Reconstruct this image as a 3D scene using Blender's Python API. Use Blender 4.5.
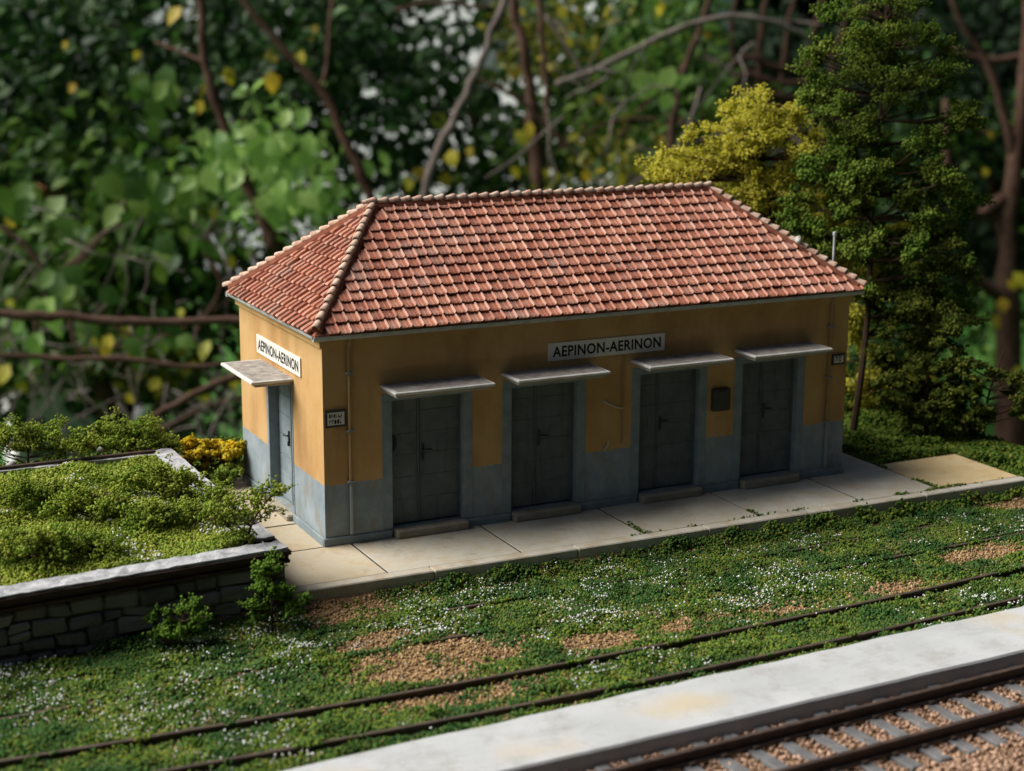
import bpy, math, random
import numpy as np
from mathutils import Vector, Matrix, Quaternion

for o in list(bpy.data.objects):
    bpy.data.objects.remove(o)
S = bpy.context.scene
COL = S.collection
random.seed(7)
RNG = np.random.default_rng(7)

# ------------------------------------------------------------------ camera
CAM = np.array([-11.0603, -30.8965, 10.799])
YAW, PIT, ROL, FPX = 0.4597, 0.2231, 0.0052, 1669.5
FW = np.array([math.sin(YAW) * math.cos(PIT), math.cos(YAW) * math.cos(PIT), -math.sin(PIT)])
_r0 = np.array([math.cos(YAW), -math.sin(YAW), 0.0])
_u0 = np.cross(_r0, FW)
RT = _r0 * math.cos(ROL) + _u0 * math.sin(ROL)
UP = -_r0 * math.sin(ROL) + _u0 * math.cos(ROL)
cam = bpy.data.cameras.new('camera')
cam.sensor_width = 36.0
cam.lens = 36.0 * FPX / 1024.0
cam.clip_start = 0.5
cam.clip_end = 6000
cam.dof.use_dof = True
cam.dof.focus_distance = 34.5
cam.dof.aperture_fstop = 0.29
cam.dof.aperture_blades = 0
camo = bpy.data.objects.new('camera', cam)
COL.objects.link(camo)
camo.matrix_world = Matrix(((RT[0], UP[0], -FW[0], CAM[0]), (RT[1], UP[1], -FW[1], CAM[1]),
                            (RT[2], UP[2], -FW[2], CAM[2]), (0, 0, 0, 1)))
S.camera = camo

# ------------------------------------------------------------------ sky, sun, exposure
SUN_AZ = math.radians(-59)        # measured from +Y towards +X: light comes from the left, a little behind
SUN_EL = math.radians(45)
sdir = Vector((math.sin(SUN_AZ) * math.cos(SUN_EL), math.cos(SUN_AZ) * math.cos(SUN_EL), math.sin(SUN_EL)))
W = bpy.data.worlds.new('World')
S.world = W
W.use_nodes = True
wn = W.node_tree.nodes
sky = wn.new('ShaderNodeTexSky')
sky.sky_type = 'NISHITA'
sky.sun_disc = False
sky.sun_elevation = SUN_EL
sky.sun_rotation = SUN_AZ
sky.air_density = 1.0
sky.dust_density = 3.0
W.node_tree.links.new(sky.outputs[0], wn['Background'].inputs[0])
wn['Background'].inputs[1].default_value = 0.05
sl = bpy.data.lights.new('sun', 'SUN')
sl.energy = 5.0
sl.angle = math.radians(50)
sl.color = (1.0, 0.965, 0.90)
so = bpy.data.objects.new('sun', sl)
COL.objects.link(so)
so.rotation_euler = (-sdir).to_track_quat('-Z', 'Y').to_euler()
so.location = (-60, 20, 80)
S.view_settings.view_transform = 'Standard'
S.view_settings.look = 'None'
S.view_settings.exposure = 0.5
S.view_settings.gamma = 1.0
S.view_settings.use_curve_mapping = False
S.cycles.diffuse_bounces = 8
S.cycles.transmission_bounces = 8
S.cycles.max_bounces = 14
S.render.resolution_x, S.render.resolution_y = 1024, 771


# ------------------------------------------------------------------ helpers
def at(px, py, depth):
    return CAM + (FW + RT * (px - 512) / FPX - UP * (py - 385.5) / FPX) * depth


def on_plane(px, py, ax, val):
    d = FW + RT * (px - 512) / FPX - UP * (py - 385.5) / FPX
    return CAM + d * ((val - CAM[ax]) / d[ax])


def depth_of(p):
    return float((np.asarray(p, float) - CAM) @ FW)


def tag(o, label=None, cat=None, group=None, kind=None):
    if label: o['label'] = label
    if cat: o['category'] = cat
    if group: o['group'] = group
    if kind: o['kind'] = kind
    return o


def empty(name, loc, label, cat, group=None):
    o = bpy.data.objects.new(name, None)
    o.empty_display_size = 0.2
    COL.objects.link(o)
    o.location = Vector([float(c) for c in loc])
    return tag(o, label, cat, group)


def origin(p):
    v = Vector((0, 0, 0))
    while p is not None:
        v = v + p.location
        p = p.parent
    return v


def link(name, me, mat, parent=None):
    if mat is not None:
        for m in (mat if isinstance(mat, (list, tuple)) else [mat]):
            me.materials.append(m)
    o = bpy.data.objects.new(name, me)
    COL.objects.link(o)
    o.parent = parent
    return o


class MB:
    """collects world-space faces, built as one mesh object"""
    def __init__(s):
        s.v, s.f, s.m = [], [], []

    def add(s, vs, fs, mi=0):
        b = len(s.v)
        s.v += [tuple(map(float, v)) for v in vs]
        s.f += [tuple(i + b for i in f) for f in fs]
        s.m += [mi] * len(fs)
        return s

    def box(s, x0, x1, y0, y1, z0, z1, mi=0, bev=0.0):
        if x1 < x0: x0, x1 = x1, x0
        if y1 < y0: y0, y1 = y1, y0
        if z1 < z0: z0, z1 = z1, z0
        if bev > 0:
            V, F = cham((x0 + x1) / 2, (y0 + y1) / 2, (z0 + z1) / 2, x1 - x0, y1 - y0, z1 - z0, bev)
            return s.add(V, F, mi)
        return s.add([(x0, y0, z0), (x1, y0, z0), (x1, y1, z0), (x0, y1, z0),
                      (x0, y0, z1), (x1, y0, z1), (x1, y1, z1), (x0, y1, z1)],
                     [(0, 3, 2, 1), (4, 5, 6, 7), (0, 1, 5, 4), (1, 2, 6, 5), (2, 3, 7, 6), (3, 0, 4, 7)], mi)

    def tube(s, pts, rads, n=6, mi=0, caps=True):
        V, F = tube(pts, rads, n, caps)
        return s.add(V, F, mi)

    def build(s, name, mat, parent=None, smooth=False):
        o0 = origin(parent)
        me = bpy.data.meshes.new(name)
        me.from_pydata([(v[0] - o0.x, v[1] - o0.y, v[2] - o0.z) for v in s.v], [], s.f)
        if isinstance(mat, (list, tuple)):
            me.polygons.foreach_set('material_index', s.m)
        if smooth:
            me.polygons.foreach_set('use_smooth', [True] * len(s.f))
        me.update()
        return link(name, me, mat, parent)


def cham(cx, cy, cz, sx, sy, sz, b):
    """box with chamfered edges: 24 verts, 26 faces"""
    b = min(b, sx * .45, sy * .45, sz * .45)
    hx, hy, hz = sx / 2, sy / 2, sz / 2
    V, idx = [], {}
    for i in (-1, 1):
        for j in (-1, 1):
            for k in (-1, 1):
                for ax in range(3):
                    p = [i * (hx - b), j * (hy - b), k * (hz - b)]
                    p[ax] = (i * hx, j * hy, k * hz)[ax]
                    idx[(i, j, k, ax)] = len(V)
                    V.append((p[0] + cx, p[1] + cy, p[2] + cz))
    F = []
    def q(a):
        # orient outward
        c = [sum(V[i][t] for i in a) / len(a) - (cx, cy, cz)[t] for t in range(3)]
        u = [V[a[1]][t] - V[a[0]][t] for t in range(3)]
        w = [V[a[2]][t] - V[a[0]][t] for t in range(3)]
        n = (u[1] * w[2] - u[2] * w[1], u[2] * w[0] - u[0] * w[2], u[0] * w[1] - u[1] * w[0])
        F.append(tuple(a) if sum(n[t] * c[t] for t in range(3)) > 0 else tuple(reversed(a)))
    for s in (-1, 1):
        q([idx[(s, -1, -1, 0)], idx[(s, 1, -1, 0)], idx[(s, 1, 1, 0)], idx[(s, -1, 1, 0)]])
        q([idx[(-1, s, -1, 1)], idx[(1, s, -1, 1)], idx[(1, s, 1, 1)], idx[(-1, s, 1, 1)]])
        q([idx[(-1, -1, s, 2)], idx[(1, -1, s, 2)], idx[(1, 1, s, 2)], idx[(-1, 1, s, 2)]])
    for s in (-1, 1):
        for t in (-1, 1):
            q([idx[(s, t, -1, 0)], idx[(s, t, 1, 0)], idx[(s, t, 1, 1)], idx[(s, t, -1, 1)]])
            q([idx[(s, -1, t, 0)], idx[(s, 1, t, 0)], idx[(s, 1, t, 2)], idx[(s, -1, t, 2)]])
            q([idx[(-1, s, t, 1)], idx[(1, s, t, 1)], idx[(1, s, t, 2)], idx[(-1, s, t, 2)]])
    for i in (-1, 1):
        for j in (-1, 1):
            for k in (-1, 1):
                q([idx[(i, j, k, 0)], idx[(i, j, k, 1)], idx[(i, j, k, 2)]])
    return V, F


def tube(pts, rads, n=6, caps=True):
    pts = [Vector([float(c) for c in p]) for p in pts]
    V, F = [], []
    side = None
    for i, p in enumerate(pts):
        t = (pts[min(i + 1, len(pts) - 1)] - pts[max(i - 1, 0)]).normalized()
        if side is None:
            a = Vector((0, 0, 1)) if abs(t.z) < .9 else Vector((1, 0, 0))
            side = t.cross(a).normalized()
        side = (side - t * side.dot(t)).normalized()
        up = t.cross(side)
        for k in range(n):
            a = 2 * math.pi * k / n
            V.append(tuple(p + (side * math.cos(a) + up * math.sin(a)) * rads[i]))
    for i in range(len(pts) - 1):
        for k in range(n):
            a, b = i * n + k, i * n + (k + 1) % n
            F.append((a, b, b + n, a + n))
    if caps:
        F.append(tuple(range(n - 1, -1, -1)))
        F.append(tuple((len(pts) - 1) * n + k for k in range(n)))
    return V, F


def spline(P, n=5):
    """Catmull-Rom through points"""
    P = [np.asarray(p, float) for p in P]
    out = []
    for i in range(len(P) - 1):
        p0, p1, p2, p3 = P[max(i - 1, 0)], P[i], P[i + 1], P[min(i + 2, len(P) - 1)]
        for k in range(n):
            t = k / n
            out.append(.5 * ((2 * p1) + (-p0 + p2) * t + (2 * p0 - 5 * p1 + 4 * p2 - p3) * t * t + (-p0 + 3 * p1 - 3 * p2 + p3) * t ** 3))
    out.append(P[-1])
    return out


def np_mesh(name, V, T, mat, parent=None, smooth=False):
    """V (n,3) world, T (m,3) triangles"""
    o0 = origin(parent)
    V = np.asarray(V, np.float32) - np.array([o0.x, o0.y, o0.z], np.float32)
    T = np.asarray(T, np.int32)
    me = bpy.data.meshes.new(name)
    me.vertices.add(len(V)); me.loops.add(T.size); me.polygons.add(len(T))
    me.vertices.foreach_set('co', V.ravel())
    me.loops.foreach_set('vertex_index', T.ravel())
    me.polygons.foreach_set('loop_start', np.arange(0, T.size, 3, dtype=np.int32))
    if smooth:
        me.polygons.foreach_set('use_smooth', np.ones(len(T), bool))
    me.update(calc_edges=True)
    return link(name, me, mat, parent)


def rand_rot(n):
    q = RNG.normal(size=(n, 4)); q /= np.linalg.norm(q, axis=1)[:, None]
    w, x, y, z = q.T
    return np.stack([np.stack([1 - 2 * (y * y + z * z), 2 * (x * y - z * w), 2 * (x * z + y * w)], -1),
                     np.stack([2 * (x * y + z * w), 1 - 2 * (x * x + z * z), 2 * (y * z - x * w)], -1),
                     np.stack([2 * (x * z - y * w), 2 * (y * z + x * w), 1 - 2 * (x * x + y * y)], -1)], 1)


OCT_V = np.array([(1, 0, 0), (-1, 0, 0), (0, 1, 0), (0, -1, 0), (0, 0, 1), (0, 0, -1)], float)
OCT_T = np.array([(0, 2, 4), (2, 1, 4), (1, 3, 4), (3, 0, 4), (2, 0, 5), (1, 2, 5), (3, 1, 5), (0, 3, 5)])
_g = (1 + 5 ** .5) / 2
ICO_V = np.array([(-1, _g, 0), (1, _g, 0), (-1, -_g, 0), (1, -_g, 0), (0, -1, _g), (0, 1, _g), (0, -1, -_g), (0, 1, -_g),
                  (_g, 0, -1), (_g, 0, 1), (-_g, 0, -1), (-_g, 0, 1)]) / math.sqrt(1 + _g * _g)
ICO_T = np.array([(0, 11, 5), (0, 5, 1), (0, 1, 7), (0, 7, 10), (0, 10, 11), (1, 5, 9), (5, 11, 4), (11, 10, 2), (10, 7, 6), (7, 1, 8),
                  (3, 9, 4), (3, 4, 2), (3, 2, 6), (3, 6, 8), (3, 8, 9), (4, 9, 5), (2, 4, 11), (6, 2, 10), (8, 6, 7), (9, 8, 1)])
TET_V = np.array([(1, 1, 1), (1, -1, -1), (-1, 1, -1), (-1, -1, 1)], float) / 1.3
TET_T = np.array([(0, 1, 2), (0, 2, 3), (0, 3, 1), (1, 3, 2)])
LEAF_V = np.array([(0, 0, 0), (-.27, .34, .07), (.27, .34, .07), (0, .36, 0), (-.21, .70, .03), (.21, .70, .03), (0, .72, -.04), (0, 1.02, -.14)])
LEAF_T = np.array([(0, 3, 1), (0, 2, 3), (1, 3, 6), (1, 6, 4), (3, 2, 5), (3, 5, 6), (4, 6, 7), (6, 5, 7)])


def crumbs(P, size, tv=OCT_V, tt=OCT_T, jit=.35, aniso=(1, 1, 1)):
    """irregular little lumps at points P"""
    P = np.asarray(P, float); n = len(P)
    size = np.broadcast_to(np.asarray(size, float), (n,))
    k = len(tv)
    X = tv[None] * (1 + RNG.uniform(-jit, jit, (n, k, 1))) * (1 + RNG.uniform(-jit, jit, (n, 1, 3)))
    X = np.einsum('nij,nkj->nki', rand_rot(n), X) * np.asarray(aniso, float)
    X = X * size[:, None, None] + P[:, None]
    T = tt[None] + (np.arange(n) * k)[:, None, None]
    return X.reshape(-1, 3), T.reshape(-1, 3)


def leaves(P, size, droop=.35, face=None):
    P = np.asarray(P, float); n = len(P)
    size = np.broadcast_to(np.asarray(size, float), (n,))
    # leaf direction: outwards/down, normal: mostly up
    az = RNG.uniform(0, 2 * math.pi, n)
    el = RNG.normal(-droop, .45, n)
    d = np.stack([np.cos(az) * np.cos(el), np.sin(az) * np.cos(el), np.sin(el)], -1)
    nz = np.array([0, 0, 1.0]) + RNG.normal(0, .45, (n, 3))
    if face is not None:
        nz = nz + np.asarray(face)
    sx = np.cross(d, nz); sx /= np.linalg.norm(sx, axis=1)[:, None] + 1e-9
    nn = np.cross(sx, d)
    wid = RNG.uniform(.85, 1.35, n)
    X = (LEAF_V[None, :, 0:1] * sx[:, None] * wid[:, None, None] + LEAF_V[None, :, 1:2] * d[:, None] + LEAF_V[None, :, 2:3] * nn[:, None] * RNG.uniform(.3, 2.2, n)[:, None, None])
    X = X * size[:, None, None] + P[:, None]
    T = LEAF_T[None] + (np.arange(n) * 8)[:, None, None]
    return X.reshape(-1, 3), T.reshape(-1, 3)


def cat_mesh(parts):
    V, T, b = [], [], 0
    for v, t in parts:
        V.append(v); T.append(t + b); b += len(v)
    return np.concatenate(V), np.concatenate(T)


_NT = np.random.default_rng(3).random((256, 256))


def vnoise(x, y, s):
    x = np.asarray(x) / s + 100.3; y = np.asarray(y) / s + 57.7
    xi, yi = np.floor(x).astype(int), np.floor(y).astype(int)
    fx, fy = x - xi, y - yi
    fx = fx * fx * (3 - 2 * fx); fy = fy * fy * (3 - 2 * fy)
    g = lambda a, b: _NT[a % 256, b % 256]
    return (g(xi, yi) * (1 - fx) + g(xi + 1, yi) * fx) * (1 - fy) + (g(xi, yi + 1) * (1 - fx) + g(xi + 1, yi + 1) * fx) * fy


# ------------------------------------------------------------------ materials
class NT:
    def __init__(s, name):
        s.m = bpy.data.materials.new(name); s.m.use_nodes = True
        s.t = s.m.node_tree; s.n = s.t.nodes; s.b = s.n['Principled BSDF']; s.out = s.n['Material Output']
        s.geo = s.n.new('ShaderNodeNewGeometry')

    def L(s, a, b): s.t.links.new(a, b)

    def noise(s, scale, detail=4, rough=.6, stretch=None):
        t = s.n.new('ShaderNodeTexNoise'); t.inputs['Scale'].default_value = scale
        t.inputs['Detail'].default_value = detail; t.inputs['Roughness'].default_value = rough
        if stretch:
            mp = s.n.new('ShaderNodeMapping'); mp.inputs['Scale'].default_value = stretch
            s.L(s.geo.outputs['Position'], mp.inputs[0]); s.L(mp.outputs[0], t.inputs[0])
        else:
            s.L(s.geo.outputs['Position'], t.inputs[0])
        return t.outputs[0]

    def ramp(s, fac, stops):
        r = s.n.new('ShaderNodeValToRGB')
        e = r.color_ramp.elements
        while len(e) < len(stops): e.new(.5)
        for i, (p, c) in enumerate(stops):
            e[i].position = p
            e[i].color = (c, c, c, 1) if isinstance(c, (int, float)) else (*c, 1)
        s.L(fac, r.inputs[0])
        return r.outputs[0]

    def mix(s, fac, a, b, mode='MIX'):
        m = s.n.new('ShaderNodeMix'); m.data_type = 'RGBA'; m.blend_type = mode
        for sock, v in ((m.inputs[0], fac), (m.inputs[6], a), (m.inputs[7], b)):
            if isinstance(v, (int, float)): sock.default_value = v
            elif isinstance(v, tuple): sock.default_value = (*v, 1)
            else: s.L(v, sock)
        return m.outputs[2]

    def math(s, op, a, b=0.0):
        m = s.n.new('ShaderNodeMath'); m.operation = op
        for sock, v in ((m.inputs[0], a), (m.inputs[1], b)):
            if isinstance(v, (int, float)): sock.default_value = v
            else: s.L(v, sock)
        return m.outputs[0]

    def rand(s):
        oi = s.n.new('ShaderNodeObjectInfo')
        return s.math('FRACT', s.math('ADD', oi.outputs['Random'], s.geo.outputs['Random Per Island']))

    def bump(s, h, strength=.3, dist=.02):
        b = s.n.new('ShaderNodeBump'); b.inputs['Strength'].default_value = strength; b.inputs['Distance'].default_value = dist
        s.L(h, b.inputs['Height']); s.L(b.outputs[0], s.b.inputs['Normal'])

    def done(s, col, rough=.8, spec=.25, metal=0.0):
        if isinstance(col, tuple): s.b.inputs['Base Color'].default_value = (*col, 1)
        else: s.L(col, s.b.inputs['Base Color'])
        if isinstance(rough, (int, float)): s.b.inputs['Roughness'].default_value = rough
        else: s.L(rough, s.b.inputs['Roughness'])
        s.b.inputs['Specular IOR Level'].default_value = spec
        s.b.inputs['Metallic'].default_value = metal
        return s.m


def simple(name, c1, c2, scale=4.0, rough=.8, spec=.2, bs=.25, bscale=30, dist=.01, isl=0.0, metal=0.0):
    k = NT(name)
    f = k.ramp(k.noise(scale), [(.3, 0.0), (.7, 1.0)])
    c = k.mix(f, c1, c2)
    if isl:
        c = k.mix(isl, c, k.ramp(k.rand(), [(0, tuple(x * .45 for x in c1)), (1, tuple(min(1, x * 1.5) for x in c2))]))
    k.bump(k.noise(bscale, 5), bs, dist)
    return k.done(c, rough, spec, metal)


def foliage_mat(name, cols, trans=.25, rough=.55, spec=.25, patch=None):
    """colours picked per leaf / crumb"""
    k = NT(name)
    n = len(cols)
    c = k.ramp(k.rand(), [(i / max(1, n - 1), cols[i]) for i in range(n)])
    if patch:
        c = k.mix(k.ramp(k.noise(patch[1], 2), [(.42, 0.0), (.62, 1.0)]), c, k.mix(.65, c, patch[0]))
    k.done(c, rough, spec)
    if trans:
        tr = k.n.new('ShaderNodeBsdfTranslucent'); k.L(c, tr.inputs[0])
        ms = k.n.new('ShaderNodeMixShader'); ms.inputs[0].default_value = trans
        k.L(k.b.outputs[0], ms.inputs[1]); k.L(tr.outputs[0], ms.inputs[2]); k.L(ms.outputs[0], k.out.inputs[0])
    return k.m


def wall_mat():
    k = NT('ochre_plaster')
    sx = k.n.new('ShaderNodeSeparateXYZ'); k.L(k.geo.outputs['Position'], sx.inputs[0])
    o = k.mix(k.ramp(k.noise(.9, 5), [(.3, 0.0), (.72, 1.0)]), (.46, .27, .105), (.53, .345, .16))
    streak = k.ramp(k.noise(.8, 4, .6, (1.3, 1.3, .55)), [(.46, 0.0), (.76, .6)])
    o = k.mix(streak, o, (.25, .125, .05))
    o = k.mix(k.ramp(k.noise(11, 4), [(.62, 0.0), (.75, .5)]), o, (.60, .47, .27))
    g = k.mix(k.ramp(k.noise(1.6, 5), [(.3, 0.0), (.7, 1.0)]), (.185, .235, .265), (.30, .35, .375))
    g = k.mix(k.ramp(k.noise(2.2, 5, .7, (1.4, 1.4, .7)), [(.48, 0.0), (.70, .75)]), g, (.23, .20, .14))
    zz = k.math('ADD', sx.outputs[2], k.math('MULTIPLY', k.math('SUBTRACT', k.noise(5, 6, .75), .5), .20))
    up = k.ramp(k.math('SUBTRACT', zz, .79), [(.495, 0.0), (.505, 1.0)])
    dirt = k.ramp(k.math('ADD', sx.outputs[2], k.math('MULTIPLY', k.noise(5, 4), .25)), [(.12, .75), (.36, 0.0)])
    c = k.mix(up, g, o)
    c = k.mix(dirt, c, (.13, .11, .075))
    k.bump(k.noise(26, 5), .25, .012)
    return k.done(c, .9, .1)


def tile_mat():
    k = NT('terracotta_tile')
    base = k.ramp(k.rand(), [(0, (.24, .078, .046)), (.35, (.32, .11, .066)), (.7, (.385, .145, .088)), (1, (.46, .185, .115))])
    base = k.mix(k.ramp(k.noise(7, 5, .7), [(.48, 0.0), (.72, .75)]), base, (.50, .30, .23))
    base = k.mix(k.ramp(k.noise(1.3, 4), [(.50, 0.0), (.68, .6)]), base, (.34, .235, .195))
    base = k.mix(k.ramp(k.noise(14, 4, .7), [(.56, 0.0), (.72, .7)]), base, (.13, .055, .04))
    k.bump(k.noise(40, 4), .35, .01)
    return k.done(base, .8, .2)


def tile_rib_mat():
    k = NT('terracotta_worn_rib')
    base = k.ramp(k.rand(), [(0, (.40, .17, .115)), (1, (.55, .34, .265))])
    base = k.mix(k.ramp(k.noise(12, 4), [(.55, 0.0), (.72, .6)]), base, (.40, .18, .125))
    return k.done(base, .85, .15)


def ridge_mat():
    k = NT('weathered_ridge_tile')
    c = k.mix(k.ramp(k.noise(9, 5, .7), [(.38, 0.0), (.62, 1.0)]), (.58, .48, .39), (.42, .22, .15))
    c = k.mix(k.ramp(k.noise(24, 4), [(.58, 0.0), (.7, .6)]), c, (.2, .1, .07))
    return k.done(c, .9, .15)


def slab_mat(name, a, b, stain):
    k = NT(name)
    c = k.mix(k.ramp(k.noise(.8, 5), [(.3, 0.0), (.7, 1.0)]), a, b)
    c = k.mix(k.ramp(k.noise(1.7, 6, .7), [(.46, 0.0), (.66, .75)]), c, stain)
    c = k.mix(k.ramp(k.noise(30, 3), [(.62, 0.0), (.72, .55)]), c, tuple(x * .45 for x in a))
    c = k.mix(k.ramp(k.noise(1.1, 7, .75), [(.56, 0.0), (.66, .5)]), c, tuple(x * .5 for x in a))
    oi = k.n.new('ShaderNodeObjectInfo')
    c = k.mix(k.math('MULTIPLY', oi.outputs['Random'], .22), c, tuple(x * .55 for x in stain))
    k.bump(k.noise(35, 5), .3, .01)
    return k.done(c, .92, .12)


def platform_mat():
    k = NT('pale_concrete')
    c = k.mix(k.ramp(k.noise(.5, 5), [(.3, 0.0), (.7, 1.0)]), (.345, .355, .36), (.45, .46, .465))
    c = k.mix(k.ramp(k.noise(.33, 3), [(.56, 0.0), (.70, .65)]), c, (.44, .35, .22))
    c = k.mix(k.ramp(k.noise(2.0, 6, .7, (.5, 2.2, 1)), [(.55, 0.0), (.75, .45)]), c, (.27, .27, .255))
    c = k.mix(k.ramp(k.noise(28, 3), [(.62, 0.0), (.72, .6)]), c, (.22, .21, .18))
    c = k.mix(k.ramp(k.noise(1.4, 7, .75), [(.50, 0.0), (.66, .5)]), c, (.25, .24, .21))
    vd = k.n.new('ShaderNodeVectorMath'); vd.operation = 'DISTANCE'; vd.inputs[1].default_value = (2.6, -9.6, -.17)
    mp = k.n.new('ShaderNodeMapping'); mp.inputs['Scale'].default_value = (.5, 1, 1); mp.inputs['Location'].default_value = (1.3, 0, 0)
    k.L(k.geo.outputs['Position'], mp.inputs[0]); k.L(mp.outputs[0], vd.inputs[0])
    rust = k.ramp(k.math('ADD', vd.outputs['Value'], k.math('MULTIPLY', k.noise(1.6, 6, .7), .9)), [(.55, .7), (1.45, 0.0)])
    c = k.mix(rust, c, (.44, .365, .24))
    k.bump(k.noise(22, 5), .3, .012)
    return k.done(c, .9, .15)


def soil_mat():
    k = NT('soil')
    c = k.mix(k.ramp(k.noise(1.1, 5), [(.35, 0.0), (.65, 1.0)]), (.16, .095, .05), (.31, .19, .09))
    c = k.mix(k.ramp(k.noise(18, 4), [(.5, 0.0), (.7, .8)]), c, (.09, .05, .03))
    k.bump(k.noise(25, 6), .8, .05)
    return k.done(c, .95, .1)


def door_mat():
    k = NT('dark_door_paint')
    c = k.mix(k.ramp(k.noise(2.5, 5), [(.3, 0.0), (.7, 1.0)]), (.085, .103, .108), (.13, .152, .155))
    c = k.mix(k.ramp(k.noise(3.0, 5, .7, (3, 3, .5)), [(.52, 0.0), (.74, .7)]), c, (.075, .065, .045))
    c = k.mix(k.ramp(k.noise(20, 4, .7), [(.64, 0.0), (.74, .6)]), c, (.20, .21, .20))
    k.bump(k.noise(22, 5), .3, .01)
    return k.done(c, .75, .2)


M = dict(
    wall=wall_mat(), tile=tile_mat(), rib=tile_rib_mat(), ridge=ridge_mat(), soil=soil_mat(), plat=platform_mat(),
    deck=simple('roof_mortar', (.17, .055, .035), (.26, .10, .06), 6, .9, .1, .4, 30),
    zinc=simple('zinc_gutter', (.33, .34, .35), (.52, .53, .53), 5, .6, .4, .2, 20),
    bluegrey=simple('bluegrey_paint', (.155, .20, .225), (.25, .295, .315), 3, .8, .2, .2, 25),
    door=door_mat(),
    doordark=simple('door_groove', (.035, .04, .04), (.05, .056, .054), 4, .8, .15),
    iron=simple('black_iron', (.022, .022, .022), (.05, .048, .045), 8, .5, .4),
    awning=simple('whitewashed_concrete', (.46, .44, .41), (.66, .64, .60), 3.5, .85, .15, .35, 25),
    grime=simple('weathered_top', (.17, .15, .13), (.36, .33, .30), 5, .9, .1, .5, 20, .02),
    awnunder=simple('dull_concrete_soffit', (.30, .28, .24), (.38, .35, .30), 4, .9, .1),  # darker concrete for the lower slab of the awnings
    step=simple('stone_step', (.25, .22, .165), (.36, .32, .25), 3, .9, .1, .5, 18, .02),
    pipe=simple('downpipe_paint', (.30, .19, .085), (.36, .24, .12), 3, .7, .2),
    pipegrey=simple('downpipe_grey', (.20, .22, .22), (.27, .29, .29), 3, .7, .2),
    board=simple('sign_board', (.62, .59, .53), (.74, .71, .65), 4, .8, .15, .1),
    ink=simple('sign_ink', (.012, .012, .012), (.025, .025, .025), 8, .7, .2),
    slabg=slab_mat('paving_grey', (.40, .375, .315), (.50, .47, .40), (.42, .34, .22)),
    slabt=slab_mat('paving_tan', (.43, .375, .275), (.51, .465, .375), (.43, .31, .165)),
    slabgold=slab_mat('paving_golden', (.50, .38, .20), (.58, .46, .27), (.50, .34, .15)),
    kerb=slab_mat('kerb_concrete', (.40, .37, .31), (.52, .49, .42), (.36, .28, .17)),
    stone=simple('wall_stone', (.115, .107, .097), (.19, .178, .162), 2.2, .9, .15, .8, 14, .05, .45),
    mortar=simple('wall_mortar', (.05, .047, .043), (.08, .075, .068), 5, .95, .1, .6, 20, .03),
    cap=simple('flaking_white_cap', (.20, .205, .215), (.46, .465, .48), 4.5, .85, .2, .7, 12, .04),
    beam=simple('rusted_edging', (.022, .015, .013), (.06, .03, .02), 4, .7, .3, .3, 20),
    rail=simple('rusted_rail', (.030, .020, .016), (.07, .043, .03), 5, .6, .35, .3, 25),
    oldrail=simple('old_rail', (.04, .028, .02), (.085, .06, .042), 5, .65, .3, .3, 25),
    sleeper=simple('grey_sleeper', (.09, .09, .093), (.155, .155, .157), 3, .9, .15, .5, 16, .02),
    ballast=simple('ballast_stone', (.26, .155, .105), (.38, .25, .175), 1.2, .9, .15, .3, 18, .01, .6),
    wood=simple('twig', (.035, .023, .015), (.07, .045, .028), 6, .9, .1, .4, 18),
    bark=simple('branch_bark', (.045, .024, .017), (.10, .058, .042), .9, .9, .1, .6, 3, .1),
    barkgrey=simple('pale_branch_bark', (.10, .08, .07), (.19, .16, .145), .9, .9, .1, .5, 3, .1),
    pebble=simple('white_pebble', (.30, .29, .275), (.46, .45, .43), 3, .8, .2),
    rock=simple('pale_rock', (.42, .41, .42), (.66, .65, .66), .25, .9, .1, .6, 1.2, .4),
    lawn=simple('lawn', (.02, .075, .014), (.07, .18, .03), .05, .9, .1, .8, 1.5, .4),
    house=simple('whitewash', (.70, .70, .72), (.80, .80, .81), .2, .9, .1),
    terrace=simple('terrace_stone', (.16, .15, .13), (.24, .22, .2), .3, .9, .1),
    pot=simple('terracotta_pot', (.30, .10, .05), (.38, .14, .075), .8, .8, .2),
    cable=simple('pale_cable', (.45, .42, .36), (.5, .47, .4), 8, .6, .3),
)
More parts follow.
